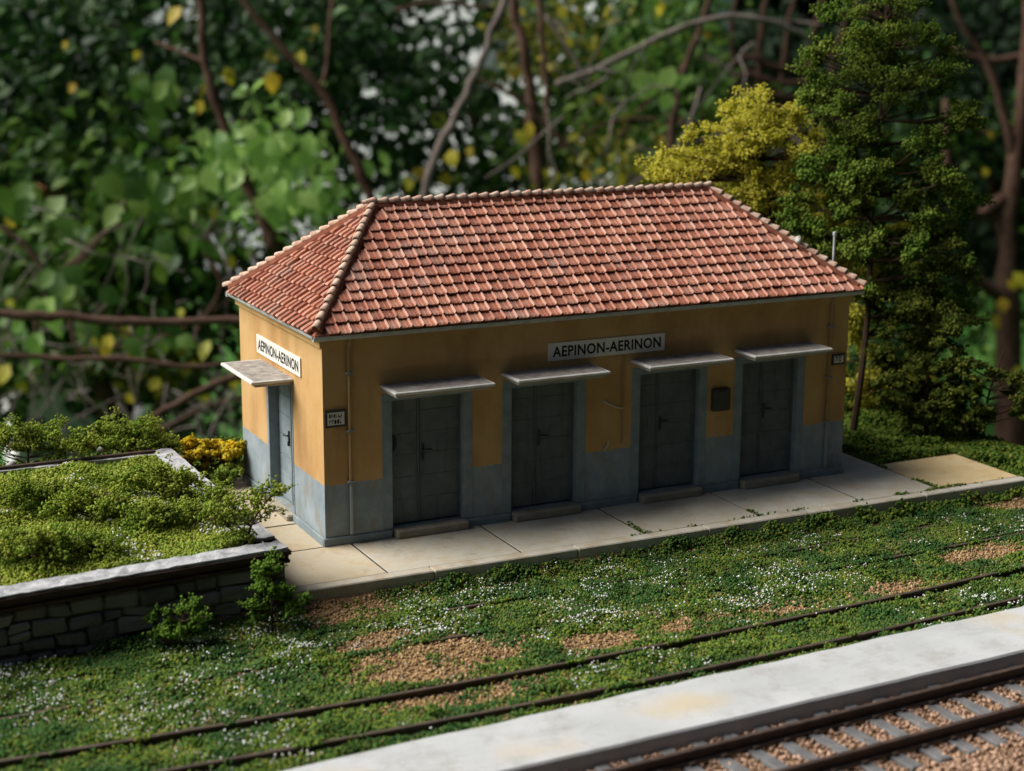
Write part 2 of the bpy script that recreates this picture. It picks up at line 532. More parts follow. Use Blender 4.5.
F = dict(
    grass=foliage_mat('turf_foam', [(.08, .18, .045), (.15, .28, .055), (.26, .38, .06), (.38, .42, .07), (.10, .24, .07), (.30, .27, .08)], .6, .8, .1, ((.04, .15, .055), .8)),
    grassdark=foliage_mat('dark_turf_foam', [(.06, .13, .02), (.11, .20, .03), (.18, .27, .04), (.30, .33, .06)], .5, .8, .1),  # dark green foam for the right and rear turf
    earth=foliage_mat('brown_crumbs', [(.10, .065, .035), (.24, .155, .08), (.40, .27, .14), (.32, .21, .085), (.16, .095, .06), (.46, .34, .20)], 0, .95, .05),
    white=foliage_mat('white_flowers', [(.55, .56, .52), (.72, .72, .70), (.8, .8, .8)], .1, .8, .1),
    yellowfl=foliage_mat('yellow_flowers', [(.40, .33, .06), (.5, .42, .09), (.33, .24, .06)], .1, .8, .1),
    moss=foliage_mat('moss_foliage', [(.28, .35, .05), (.38, .46, .07), (.47, .54, .10), (.58, .60, .18)], .6, .8, .1, ((.24, .38, .06), 1.4)),
    wallplant=foliage_mat('wall_plant_foliage', [(.10, .21, .03), (.18, .32, .045), (.28, .42, .07)], .6, .8, .1),
    tall=foliage_mat('dark_tree_foliage', [(.07, .14, .022), (.12, .22, .03), (.19, .31, .045), (.28, .38, .065)], .55, .75, .12, ((.26, .30, .05), .7)),
    dusk=foliage_mat('olive_tree_foliage', [(.06, .10, .015), (.10, .15, .022), (.17, .21, .03), (.28, .29, .055)], .5, .75, .12),
    yellow=foliage_mat('yellow_tree_foliage', [(.48, .47, .05), (.64, .62, .08), (.76, .72, .15), (.82, .79, .26)], .65, .75, .12),
    gold=foliage_mat('golden_bush_foliage', [(.62, .44, .015), (.74, .56, .03), (.80, .66, .07), (.40, .36, .05)], .5, .8, .1),
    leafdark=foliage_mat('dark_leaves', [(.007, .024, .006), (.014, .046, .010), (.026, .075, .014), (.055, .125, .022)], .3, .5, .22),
    leafmid=foliage_mat('mid_leaves', [(.025, .07, .012), (.05, .12, .018), (.085, .17, .026), (.13, .21, .03)], .4, .5, .22),
    leafbright=foliage_mat('bright_leaves', [(.10, .22, .04), (.17, .33, .06), (.26, .44, .10), (.36, .52, .14)], .5, .42, .4),
    leafolive=foliage_mat('olive_leaves', [(.05, .075, .012), (.10, .12, .016), (.19, .19, .02), (.30, .26, .02)], .4, .5, .25),
    leafyellow=foliage_mat('yellow_leaves', [(.52, .46, .03), (.60, .54, .05), (.50, .33, .03), (.40, .46, .05)], .5, .5, .3),
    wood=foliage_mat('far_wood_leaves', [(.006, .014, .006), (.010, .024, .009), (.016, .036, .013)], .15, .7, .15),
    dry=foliage_mat('dry_litter', [(.07, .055, .045), (.13, .105, .09), (.20, .17, .15), (.30, .27, .25)], .1, .9, .1),
)

# ================================================================== setting: ground
GX0, GX1, GY0, GY1 = -13.0, 18.6, -15.0, 9.3


def gheight(x, y):
    x = np.asarray(x, float); y = np.asarray(y, float)
    t = np.clip((y + 2.75) / .7, 0, 1); t = t * t * (3 - 2 * t)
    tr = np.clip((y + 3.6) / 2.4, 0, 1); tr = tr * tr * (3 - 2 * tr)
    k = np.clip((x - 16.2) / .8, 0, 1)
    t = t * (1 - k) + tr * k
    h = -.40 + t * .34
    h = np.where(y < -9.6, -.47, h)
    return h + (vnoise(x, y, 1.3) - .5) * .06 * np.where(y < -10.4, .3, 1)


nx, ny = 160, 122
gx, gy = np.linspace(GX0, GX1, nx), np.linspace(GY0, GY1, ny)
XX, YY = np.meshgrid(gx, gy)
VV = np.stack([XX, YY, gheight(XX, YY)], -1).reshape(-1, 3)
I = np.arange(nx * ny).reshape(ny, nx)
a, b, c, d = I[:-1, :-1].ravel(), I[:-1, 1:].ravel(), I[1:, 1:].ravel(), I[1:, :-1].ravel()
TT = np.concatenate([np.stack([a, b, c], -1), np.stack([a, c, d], -1)])
rim = np.concatenate([I[0, :], I[1:, -1], I[-1, -2::-1], I[-2:0:-1, 0]])
low = VV[rim].copy(); low[:, 2] = -3.0
n0 = len(VV); m = len(rim)
VV = np.concatenate([VV, low])
k = np.arange(m); k2 = (k + 1) % m
TT = np.concatenate([TT, np.stack([rim[k], n0 + k, n0 + k2], -1), np.stack([rim[k], n0 + k2, rim[k2]], -1)])
ground = np_mesh('ground', VV, TT, M['soil'])
tag(ground, 'brown soil base of the model railway layout', kind='structure')

GZ = -42.0
tag(MB().box(GX0 + .5, GX1 - .5, GY0 + .5, GY1 - .5, GZ, -2.99).build('terrace', M['terrace']),
    'stone terrace block carrying the layout', kind='structure')
tag(MB().add([(-3000, -600, GZ), (3000, -600, GZ), (3000, 5000, GZ), (-3000, 5000, GZ)], [(0, 1, 2, 3)]).build('garden_ground', M['lawn']),
    'green lawn of the garden far behind the layout', kind='structure')

# ------------------------------------------------------------------ pavement and kerb
pav = MB().box(-1.5, 14.2, -2.0, 5.6, -.30, -.022).build('pavement', M['mortar'])
tag(pav, 'concrete slab pavement around the station building', kind='structure')
J = .028


def slab(x0, x1, y0, y1, mat, dz=0.0):
    MB().box(x0 + J, x1 - J, y0 + J, y1 - J, -.25, dz, bev=.007).build('paving_slab', mat, pav)


xs = [.55, 3.47, 6.36, 9.27, 12.03]
slab(-1.58, .55, -2.06, .0, M['slabt'])
for i in range(4):
    slab(xs[i], xs[i + 1], -2.06, .30, M['slabg'], random.uniform(-.008, .006))
slab(12.03, 14.22, -2.06, 3.2, M['slabg'])
slab(14.25, 16.66, -2.06, .22, M['slabgold'], .004)
slab(-1.58, .30, .0, 1.75, M['slabt'], -.004)
slab(-1.58, .30, 1.75, 5.75, M['slabt'], .003)
kerb = MB().box(-1.45, 16.6, -2.28, -2.08, -.55, -.06).build('kerb', M['mortar'])
tag(kerb, 'pale concrete kerb along the pavement edge', kind='structure')
kx = [-1.5, 1.4, 4.6, 7.75, 10.9, 13.6, 16.68]
for i in range(6):
    MB().box(kx[i] + .006, kx[i + 1] - .006, -2.36, -2.065, -.52, .012 + random.uniform(-.004, .004), bev=.022).build('kerb_stone', M['kerb'], kerb)

# ================================================================== station building
L_, D_, H_ = 13.0, 5.5, 4.22
B = empty('station_building', (0, 0, 0), 'ochre model station building with red tiled hip roof and blue-grey base', 'building')
DOORS = [(1.48, 3.10), (4.22, 5.81), (7.38, 8.93), (10.08, 11.61)]
DZ0, DZ1 = .20, 2.92
TH = .30
w = MB()
x = 0.0
for (a0, a1) in DOORS:
    w.box(x, a0, 0, TH, -.03, H_)
    w.box(a0, a1, 0, TH, DZ1, H_)
    w.box(a0, a1, .02, TH, -.03, DZ0 - .01)
    x = a1
w.box(x, L_, 0, TH, -.03, H_)
LY0, LY1 = 1.93, 3.50
w.box(0, TH, TH, LY0, -.03, H_); w.box(0, TH, LY1, D_ - TH, -.03, H_)
w.box(0, TH, LY0, LY1, 2.95, H_); w.box(.02, TH, LY0, LY1, -.03, .14)
w.box(L_ - TH, L_, TH, D_ - TH, -.03, H_)
w.box(0, L_, D_ - TH, D_, -.03, H_)
w.build('wall', M['wall'], B)
# plinth
def plinth(*a):
    MB().box(*a, bev=.012).build('plinth', M['bluegrey'], B)


x = -.045
for (a0, a1) in DOORS + [(L_ + .045, None)]:
    plinth(x, a0 - (.0 if a1 is None else .02), -.045, -.002, -.02, .17)
    if a1 is None: break
    x = a1 + .02
plinth(-.045, -.002, .002, LY0 - .02, -.02, .17)
plinth(-.045, -.002, LY1 + .02, D_ + .04, -.02, .17)
plinth(L_ + .002, L_ + .045, .002, D_ + .04, -.02, .17)
# cornice and gutter
c = MB()
for (x0, x1, y0, y1) in ((-.07, L_ + .07, -.07, 0), (-.07, L_ + .07, D_, D_ + .07), (-.07, 0, 0, D_), (L_, L_ + .07, 0, D_)):
    c.box(x0, x1, y0, y1, H_ - .06, H_ + .14)
c.build('cornice', M['wall'], B)
OV = .20
EZ = 4.44


def gutter(p0, p1, out):
    p0, p1, out = Vector(p0), Vector(p1), Vector(out)
    V, Fq = [], []
    n = 7
    for p in (p0, p1):
        for kk in range(n + 1):
            a = math.pi * kk / n
            V.append(p + out * (.075 - .075 * math.cos(a)) + Vector((0, 0, -.10 * math.sin(a))))
        for kk in range(n + 1):
            a = math.pi * (1 - kk / n)
            V.append(p + out * (.075 - .06 * math.cos(a)) + Vector((0, 0, -.085 * math.sin(a))))
    t = 2 * (n + 1)
    for kk in range(t):
        Fq.append((kk, (kk + 1) % t, t + (kk + 1) % t, t + kk))
    Fq.append(tuple(range(t))); Fq.append(tuple(range(2 * t - 1, t - 1, -1)))
    MB().add(V, Fq).build('gutter', M['zinc'], B, False)


gz = EZ - .025
gutter((-.24, -.085, gz), (L_ + .24, -.085, gz), (0, -1, 0))
gutter((-.085, -.07, gz), (-.085, D_ + .24, gz), (-1, 0, 0))
gutter((-.24, D_ + .085, gz), (L_ + .24, D_ + .085, gz), (0, 1, 0))
gutter((L_ + .085, -.07, gz), (L_ + .085, D_ + .07, gz), (1, 0, 0))

# ------------------------------------------------------------------ roof
E0 = .22
HR, RX = 6.57, 2.24
A0, A1, A2, A3 = Vector((-E0, -E0, EZ)), Vector((L_ + E0, -E0, EZ)), Vector((L_ + E0, D_ + E0, EZ)), Vector((-E0, D_ + E0, EZ))
R0, R1 = Vector((RX, D_ / 2, HR)), Vector((L_ - RX, D_ / 2, HR))
dk = MB()
bot = [v - Vector((0, 0, .05)) for v in (A0, A1, A2, A3)]
dk.add([A0, A1, A2, A3, R0, R1] + bot,
       [(0, 1, 5, 4), (2, 3, 4, 5), (3, 0, 4), (1, 2, 5), (6, 9, 8, 7), (0, 6, 7, 1), (1, 7, 8, 2), (2, 8, 9, 3), (3, 9, 6, 0)])
roof = dk.build('roof', M['deck'], B)
tag(roof, 'red terracotta tiled hip roof with pale ridge tiles')
TW, EXPO = .262, .288


def tile_geo(variant):
    """one interlocking clay tile in its own frame: x across, y up the slope, z off the roof"""
    rr = random.Random(variant)
    Lt = EXPO + .075
    c0 = .02 + rr.uniform(0, .012)
    cl = rr.uniform(.008, .028)
    w0 = TW * .985
    prof = [(-.5, .000), (-.40, .006), (-.24, .006), (-.20, .000), (-.06, .000), (-.02, .008), (.08, .008), (.12, .001), (.32, .003), (.36, .040), (.445, .044), (.5, .006)]
    V, Fq, mi = [], [], []
    n = len(prof)
    rows = [(0.0, .066), (.05, .068), (Lt, .004)]
    for ri, (yy, zz) in enumerate(rows):
        for i, (px, pz) in enumerate(prof):
            y2 = yy
            if ri == 0 and i == 0: y2 += cl * .6
            if ri == 0 and i >= n - 2: y2 += cl * (.5 if i == n - 2 else 1.0)
            V.append((px * w0, y2, zz + pz + c0 * 0))
    for i, (px, pz) in enumerate(prof):
        y2 = 0.0
        if i == 0: y2 += cl * .6
        if i >= n - 2: y2 += cl * (.5 if i == n - 2 else 1.0)
        V.append((px * w0, y2, .066 + pz - .034))
    for ri in range(2):
        for i in range(n - 1):
            a = ri * n + i
            Fq.append((a, a + 1, a + 1 + n, a + n))
            mi.append(1 if i in (8, 9) or (ri == 0 and i in (1, 5) and variant % 2) else 0)
    for i in range(n - 1):
        Fq.append((3 * n + i, 3 * n + i + 1, i + 1, i)); mi.append(0)
    # right flank of the roll
    Fq.append((n - 1, 3 * n + n - 1, 2 * n + n - 1, n + n - 1)); mi.append(0)
    return V, Fq, mi


TG = [tile_geo(v) for v in range(5)]
TME = []
for v, (V, Fq, mi) in enumerate(TG):
    me = bpy.data.meshes.new('roof_tile')
    me.from_pydata(V, [], Fq)
    me.materials.append(M['tile']); me.materials.append(M['rib'])
    me.polygons.foreach_set('material_index', mi)
    me.update()
    TME.append(me)


def plane_tiles(o, u, wv, nrm, width, slope_len, top0, top1, off):
    """tiles on one roof plane; top0/top1: where the ridge starts/ends along u (hips taper linearly)"""
    out = []
    rows = int(slope_len / EXPO + .6)
    for r in range(rows):
        v = -.035 + r * EXPO
        vm = v + EXPO * .5
        if vm > slope_len - .02: break
        t0 = top0 * max(0, vm) / slope_len
        t1 = width + (top1 - width) * max(0, vm) / slope_len
        ncol = int(width / TW) + 2
        for cidx in range(ncol):
            uc = (cidx + .5) * TW + off
            if uc - TW * .30 < t0 + .04 or uc + TW * .30 > t1 - .04: continue
            p = o + u * (uc + random.gauss(0, .008)) + wv * (v + random.gauss(0, .011)) + nrm * random.uniform(.0, .014)
            ang = random.gauss(0, .03) + (random.uniform(-.09, .09) if random.random() < .04 else 0)
            ca, sa = math.cos(ang), math.sin(ang)
            uu, ww = u * ca + wv * sa, wv * ca - u * sa
            tilt = random.gauss(0, .012)
            nn = (nrm + ww * tilt).normalized(); ww = (ww - nn * ww.dot(nn)).normalized()
            out.append(Matrix(((uu.x, ww.x, nn.x, p.x), (uu.y, ww.y, nn.y, p.y), (uu.z, ww.z, nn.z, p.z), (0, 0, 0, 1))))
    return out


def frame(o, u, wv):
    u = u.normalized(); sl_ = wv.length; wv = wv.normalized()
    return o, u, wv, u.cross(wv).normalized(), sl_


tiles = []
WF = L_ + 2 * E0; WS = D_ + 2 * E0
mids = lambda p, q: (p + q) / 2
for (o, q, rl, rr_) in ((A0, A1, R0, R1), (A2, A3, R1, R0), (A3, A0, R0, R0), (A1, A2, R1, R1)):
    u = (q - o).normalized()
    top0, top1 = (rl - o).dot(u), (rr_ - o).dot(u)
    wv = (rl - o) - u * top0
    o_, u_, wv_, n_, sl_ = frame(o, u, wv)
    ts = plane_tiles(o_, u_, wv_, n_, (q - o).length, sl_, top0, top1, .0)
    front = (o is A0) or (o is A3)
    tiles += [(front, t) for t in ts]
camv = Vector(CAM)
tiles.sort(key=lambda e: (0 if e[0] else 1, (e[1].translation - camv).length))
field = MB()
for i, (fr, mt) in enumerate(tiles):
    vi = random.randrange(5)
    if i < 300:
        o = bpy.data.objects.new('roof_tile', TME[vi])
        COL.objects.link(o); o.parent = roof; o.matrix_local = mt
    else:
        V, Fq, mi = TG[vi]
        b0 = len(field.v)
        field.v += [tuple(mt @ Vector(p)) for p in V]
        field.f += [tuple(k_ + b0 for k_ in f_) for f_ in Fq]
        field.m += mi
tag(field.build('roof_tiles', [M['tile'], M['rib']], roof), kind='stuff')


def ridge_mesh():
    V, Fq = [], []
    n = 7
    Lr = .335
    for (yy, r, z) in ((0, .086, .058), (.04, .088, .058), (Lr, .068, .0)):
        for k_ in range(n + 1):
            a = math.pi * (k_ / n) * 1.12 - .06 * math.pi
            V.append((math.cos(a) * r, yy, math.sin(a) * r * .95 + z))
    for k_ in range(n + 1):
        a = math.pi * (k_ / n) * 1.12 - .06 * math.pi
        V.append((math.cos(a) * .066, 0, math.sin(a) * .066 * .95 + .048))
    m1 = n + 1
    for r_ in range(2):
        for k_ in range(n):
            a = r_ * m1 + k_
            Fq.append((a, a + 1, a + 1 + m1, a + m1))
    for k_ in range(n):
        Fq.append((3 * m1 + k_, 3 * m1 + k_ + 1, k_ + 1, k_))
    me = bpy.data.meshes.new('ridge_tile'); me.from_pydata(V, [], Fq)
    me.polygons.foreach_set('use_smooth', [True] * len(Fq))
    me.materials.append(M['ridge']); me.update()
    return me


RME = ridge_mesh()


def ridge_line(p, q, start=0.0, flip=False):
    d = (q - p); ln = d.length; d.normalize()
    step = .268
    n = int((ln - start) / step)
    side = d.cross(Vector((0, 0, 1))).normalized(); up = side.cross(d).normalized()
    for i in range(n + 1):
        pos = p + d * (start + i * step) + up * (.062 + random.uniform(-.006, .008))
        a = random.gauss(0, .03)
        dd = (d + side * a + up * random.gauss(0, .015)).normalized()
        ss = dd.cross(Vector((0, 0, 1))).normalized(); uu = ss.cross(dd)
        o = bpy.data.objects.new('ridge_tile', RME)
        COL.objects.link(o); o.parent = roof
        o.matrix_local = Matrix(((ss.x, dd.x, uu.x, pos.x), (ss.y, dd.y, uu.y, pos.y), (ss.z, dd.z, uu.z, pos.z), (0, 0, 0, 1)))


# hips run up to the ridge, ridge runs leftwards so the raised ends point right
ridge_line(A0, R0 - (R0 - A0).normalized() * .15, .10)
ridge_line(A3, R0 - (R0 - A3).normalized() * .15, .02)
ridge_line(A1, R1 - (R1 - A1).normalized() * .10, .02)
ridge_line(A2, R1 - (R1 - A2).normalized() * .10, .02)
ridge_line(R1 + Vector((.10, 0, 0)), R0 + Vector((.02, 0, 0)), .0)
mo = MB()
for p, q in ((A0, R0), (A3, R0), (A1, R1), (A2, R1), (R0, R1)):
    mo.tube([p + (q - p).normalized() * (.16 if p.z < 5 else 0), q], [.125, .125], 8)
mo.build('ridge_mortar', M['deck'], roof)
lump = crumbs([(12.15, .92, 5.52), (12.10, .86, 5.50)], [.10, .07], ICO_V, ICO_T, .25)
np_mesh('mortar_lump', *lump, M['pebble'], roof)
MB().tube([(12.95, .62, 4.60), (12.95, .62, 5.62)], [.03, .03], 8).tube([(12.95, .62, 5.62), (12.95, .62, 5.70)], [.045, .045], 8).build('vent_pipe', M['zinc'], roof)

# ------------------------------------------------------------------ doors
def lever(name, p, axis_u, axis_n, parent, sgn=1):
    p, u, n = Vector(p), Vector(axis_u), Vector(axis_n)
    z = Vector((0, 0, 1))
    h = MB()
    pts = lambda L: [tuple(p + u * a + n * b + z * c_) for a, b, c_ in L]
    h.tube(pts([(0, .0, .16), (0, .0, -.17)]), [.032, .032], 6)
    h.tube(pts([(0, .015, .06), (0, .075, .06), (.05 * sgn, .085, .065), (.17 * sgn, .075, .055), (.19 * sgn, .07, .02)]), [.02, .02, .022, .02, .014], 6)
    h.tube(pts([(-.02 * sgn, .02, -.03), (-.05 * sgn, .05, -.07), (-.03 * sgn, .05, -.15), (0, .02, -.17)]), [.014, .016, .016, .012], 5)
    h.build(name, M['iron'], parent)


def awning(x0, x1, y0, y1, z0, z1, side):
    o = MB().box(x0, x1, y0, y1, z0, z1, bev=.014).build('awning', M['awning'], B)
    t = .075
    if side == 'y':
        xa, xb, ya, yb = x0 + t, x1 - t * .6, y0 + t, y1
    else:
        xa, xb, ya, yb = x0 + t, x1, y0 + t, y1 - t
    n, V, Fq = 14, [], []
    for j in range(5):
        for i in range(n + 1):
            V.append((xa + (xb - xa) * i / n + random.uniform(-.02, .02) * (0 < i < n), ya + (yb - ya) * j / 4 + random.uniform(-.02, .02) * (0 < j < 4), z1 + .003 + random.uniform(0, .004)))
    for j in range(4):
        for i in range(n):
            k = j * (n + 1) + i
            Fq.append((k, k + 1, k + n + 2, k + n + 1))
    MB().add(V, Fq).build('awning_top', M['grime'], o)
    return o


for di, (a0, a1) in enumerate(DOORS):
    W_ = a1 - a0
    yb = .20
    dr = MB().box(a0, a1, yb, yb + .06, DZ0 - .005, DZ1).build('door', M['doordark'], B)
    split = a0 + W_ * (.42 if di != 2 else .36)
    hs = [DZ0 + .02, .74, 1.22, 1.70, 2.16, 2.62, DZ1 - .01]
    for (q0, q1) in ((a0 + .05, split - .05), (split + .05, a1 - .05)):
        for k_ in range(6):
            dz = random.uniform(-.006, .006)
            MB().box(q0, q1, yb - .035 + dz, yb - .002, hs[k_] + .002, hs[k_ + 1] - .002, bev=.004).build('door_panel', M['door'], dr)
    MB().box(split - .045, split - .008, yb - .06, yb - .002, DZ0 + .03, DZ1 - .02, bev=.008).build('astragal', M['door'], dr)
    MB().box(split + .008, split + .045, yb - .05, yb - .002, DZ0 + .03, DZ1 - .02, bev=.008).build('astragal', M['door'], dr)
    MB().box(a0 + .008, a0 + .047, yb - .07, yb - .002, DZ0, DZ1 - .003).build('door_frame', M['door'], dr)
    MB().box(a1 - .047, a1 - .008, yb - .07, yb - .002, DZ0, DZ1 - .003).build('door_frame', M['door'], dr)
    lever('handle', (split + .07, yb - .05, 1.72), (1, 0, 0), (0, -1, 0), dr)
    if di == 0:
        MB().tube([(a0 + .10, yb - .04, 2.14), (a0 + .13, yb - .07, 2.05), (a0 + .13, yb - .07, 1.90), (a0 + .10, yb - .04, 1.80)], [.02, .035, .035, .02], 6).build('hinge', M['iron'], dr)
    # painted surround: two jambs and a head
    su = MB()
    su.box(a0 - .21, a0 + .006, -.014, .199, .19, DZ1, bev=.006)
    su.box(a1 - .006, a1 + .21, -.014, .199, .19, DZ1, bev=.006)
    su.box(a0 - .21, a1 + .21, -.016, .10, DZ1 + .001, DZ1 + .16, bev=.006)
    su.build('door_surround', M['bluegrey'], B)
    st = MB().box(a0 + .02, a1 + .06, -.20, .19, -.02, .185, bev=.035)
    st.build('doorstep', M['step'], B)
    aw = awning(a0 - .25, a1 + .35, -.84, -.002, 3.215, 3.275, 'y')
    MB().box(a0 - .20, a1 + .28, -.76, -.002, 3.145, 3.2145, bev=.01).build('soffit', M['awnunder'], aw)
    tag(aw, 'flat concrete awning over the door')
# side door
dr = MB().box(.24, .29, LY0, LY1, .135, 2.95).build('door', M['doordark'], B)
hs = [.16, .66, 1.14, 1.60, 2.08, 2.52, 2.94]
ms = LY0 + .70
for (q0, q1) in ((LY0 + .04, ms - .03), (ms + .03, LY1 - .03)):
    for k_ in range(6):
        MB().box(.215, .238, q0, q1, hs[k_] + .006, hs[k_ + 1] - .006, bev=.006).build('door_panel', M['bluegrey'], dr)
MB().box(.19, .238, ms - .025, ms + .025, .15, 2.93, bev=.008).build('astragal', M['bluegrey'], dr)
lever('handle', (.21, ms + .14, 1.62), (0, 1, 0), (-1, 0, 0), dr, 1)
su = MB()
su.box(-.014, .239, LY1 - .008, LY1 + .12, .14, 2.95, bev=.006)
su.box(-.014, .239, LY0 - .06, LY0 + .008, .14, 2.95, bev=.006)
su.box(-.016, .10, LY0 - .06, LY1 + .12, 2.951, 3.028, bev=.006)
su.build('door_surround', M['bluegrey'], B)
MB().box(-.16, .235, LY0 + .02, LY1 - .02, -.02, .132, bev=.03).build('doorstep', M['step'], B)
aw = awning(-.92, -.002, 1.78, 3.98, 3.10, 3.165, 'x')
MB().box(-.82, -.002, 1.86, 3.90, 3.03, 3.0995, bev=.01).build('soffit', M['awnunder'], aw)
# downpipes
for (px_, z0, z1, mat) in ((.55, .13, 4.36, 'pipe'), (12.46, .13, 4.36, 'pipe')):
    MB().tube([(px_, -.06, 1.30), (px_, -.06, 4.15), (px_, -.10, 4.25), (px_, -.16, 4.36)], [.037] * 4, 8).build('downpipe', M['pipe'], B)
    MB().tube([(px_ + .01, -.065, .22), (px_ + .01, -.065, 1.31)], [.045, .045], 8).build('downpipe', M['pipegrey'], B)
    for zz in (1.33, 2.4, 3.6):
        MB().box(px_ - .065, px_ + .065, -.125, -.002, zz - .02, zz + .02).build('pipe_bracket', M['pipegrey'], B)
MB().tube([(6.93, -.022, 1.42), (6.93, -.022, 3.40)], [.022, .022], 6).build('conduit', M['pipe'], B)
MB().tube([(6.98, -.03, 2.22), (6.80, -.05, 2.24), (6.55, -.06, 2.36), (6.46, -.03, 2.42)], [.018] * 4, 6).build('loose_cable', M['cable'], B)
MB().tube([(6.50, -.015, 1.30), (6.57, -.035, 1.40), (6.59, -.02, 1.50)], [.022] * 3, 6).build('cable_stub', M['cable'], B)
mbx = MB().box(9.24, 9.70, -.13, -.002, 1.91, 2.42, bev=.015).build('meter_box', M['iron'], B)
MB().box(9.28, 9.66, -.142, -.1305, 1.95, 2.38, bev=.004).build('meter_door', M['iron'], mbx)
# crack on the side wall
MB().box(-.05, -.047, D_ - .12, D_ - .10, .2, 1.1).build('wall_crack', M['doordark'], B)

# ------------------------------------------------------------------ signs
def text_mesh(body, bold=.018):
    cu = bpy.data.curves.new('t', 'FONT'); cu.body = body; cu.offset = bold * 1.5; cu.space_character = 1.07; cu.resolution_u = 3
    o = bpy.data.objects.new('t', cu); COL.objects.link(o)
    bpy.context.view_layer.update()
    me = bpy.data.meshes.new_from_object(o.evaluated_get(bpy.context.evaluated_depsgraph_get()))
    bpy.data.objects.remove(o)
    V = np.array([v.co[:] for v in me.vertices]); Fs = [tuple(p.vertices) for p in me.polygons]
    lo, hi = V.min(0), V.max(0)
    V = (V - lo) / np.maximum(hi - lo, 1e-6)
    return V, Fs


TV, TF = text_mesh('AEPINON-AERINON')


def station_sign(org, u, n, wid, hgt, label):
    org, u, n = Vector(org), Vector(u), Vector(n)
    z = Vector((0, 0, 1))
    e = empty('station_sign', org, label, 'sign')
    bd = MB()
    P = lambda a, b, c_: tuple(org + u * a + z * b + n * c_)
    V = [P(a, b, c_) for c_ in (.0, .03) for a, b in ((0, 0), (wid, 0), (wid, hgt), (0, hgt))]
    bd.add(V, [(3, 2, 1, 0), (4, 5, 6, 7), (0, 1, 5, 4), (1, 2, 6, 5), (2, 3, 7, 6), (3, 0, 4, 7)]).build('sign_board', M['board'], e)
    tx = MB()
    mx, my = wid * .035, hgt * .19
    tx.add([P(mx + v[0] * (wid - 2 * mx), my + v[1] * (hgt - 2 * my), .034) for v in TV], TF).build('lettering', M['ink'], e)


station_sign((5.08, -.001, 3.43), (1, 0, 0), (0, -1, 0), 2.89, .385, 'long name board AEPINON-AERINON above the four front doors')
station_sign((-.001, 4.16, 3.30), (0, -1, 0), (-1, 0, 0), 2.90, .40, 'name board AEPINON-AERINON on the sunlit side wall')


def plate(org, wid, hgt, label):
    org = Vector(org)
    e = empty('wall_plate', org, label, 'sign', 'small bordered plates at the wall corners')
    MB().box(org.x, org.x + wid, org.y - .035, org.y, org.z, org.z + hgt).build('frame', M['iron'], e)
    MB().box(org.x + .05, org.x + wid - .05, org.y - .042, org.y - .0355, org.z + .05, org.z + hgt - .05).build('plate_face', M['board'], e)
    tx = MB()
    rr = random.Random(5)
    for row in (0, 1):
        zb = org.z + .075 + row * (hgt - .1) * .48
        x_ = org.x + .08
        while x_ < org.x + wid - .11:
            ww = rr.uniform(.018, .032)
            hh = (hgt - .1) * .30
            tx.box(x_, x_ + ww * .45, org.y - .046, org.y - .0425, zb, zb + hh)
            tx.box(x_ + ww * .5, x_ + ww + .012, org.y - .046, org.y - .0425, zb + hh * rr.choice((.0, .4, .75)), zb + hh * rr.choice((.25, .9, 1.0)) + .012)
            x_ += ww + .028
    tx.build('lettering', M['ink'], e)


plate((.03, -.001, 2.50), .46, .36, 'small two-line plate in black frame beside the sunlit corner')
plate((12.56, -.001, 2.67), .36, .26, 'small two-line plate by the right-hand downpipe under the eaves')

# ================================================================== raised bed with stone wall
FRX = -1.60
fy = lambda x_: -2.40 + .08 * (x_ + 1.55)
bed = empty('raised_bed', (-4.0, fy(-4.0), -.45), 'raised planted bed behind a dark rubble stone wall with white coping', 'raised bed')
BX0 = -12.5
CAPZ = .90
core = MB()
y0a, y0b = fy(BX0) + .10, fy(FRX) + .10
core.add([(BX0, y0a, -.6), (FRX - .05, y0b, -.6), (FRX - .05, y0b + .35, -.6), (BX0, y0a + .35, -.6),
          (BX0, y0a, .62), (FRX - .05, y0b, .62), (FRX - .05, y0b + .35, .62), (BX0, y0a + .35, .62)],
         [(0, 3, 2, 1), (4, 5, 6, 7), (0, 1, 5, 4), (1, 2, 6, 5), (2, 3, 7, 6), (3, 0, 4, 7)])
core.box(FRX - .35, FRX - .052, fy(FRX) + .46, 5.5, -.6, .62)
core.box(BX0, FRX - .36, 5.2, 5.5, -.6, .80)
core.build('wall_core', M['mortar'], bed)
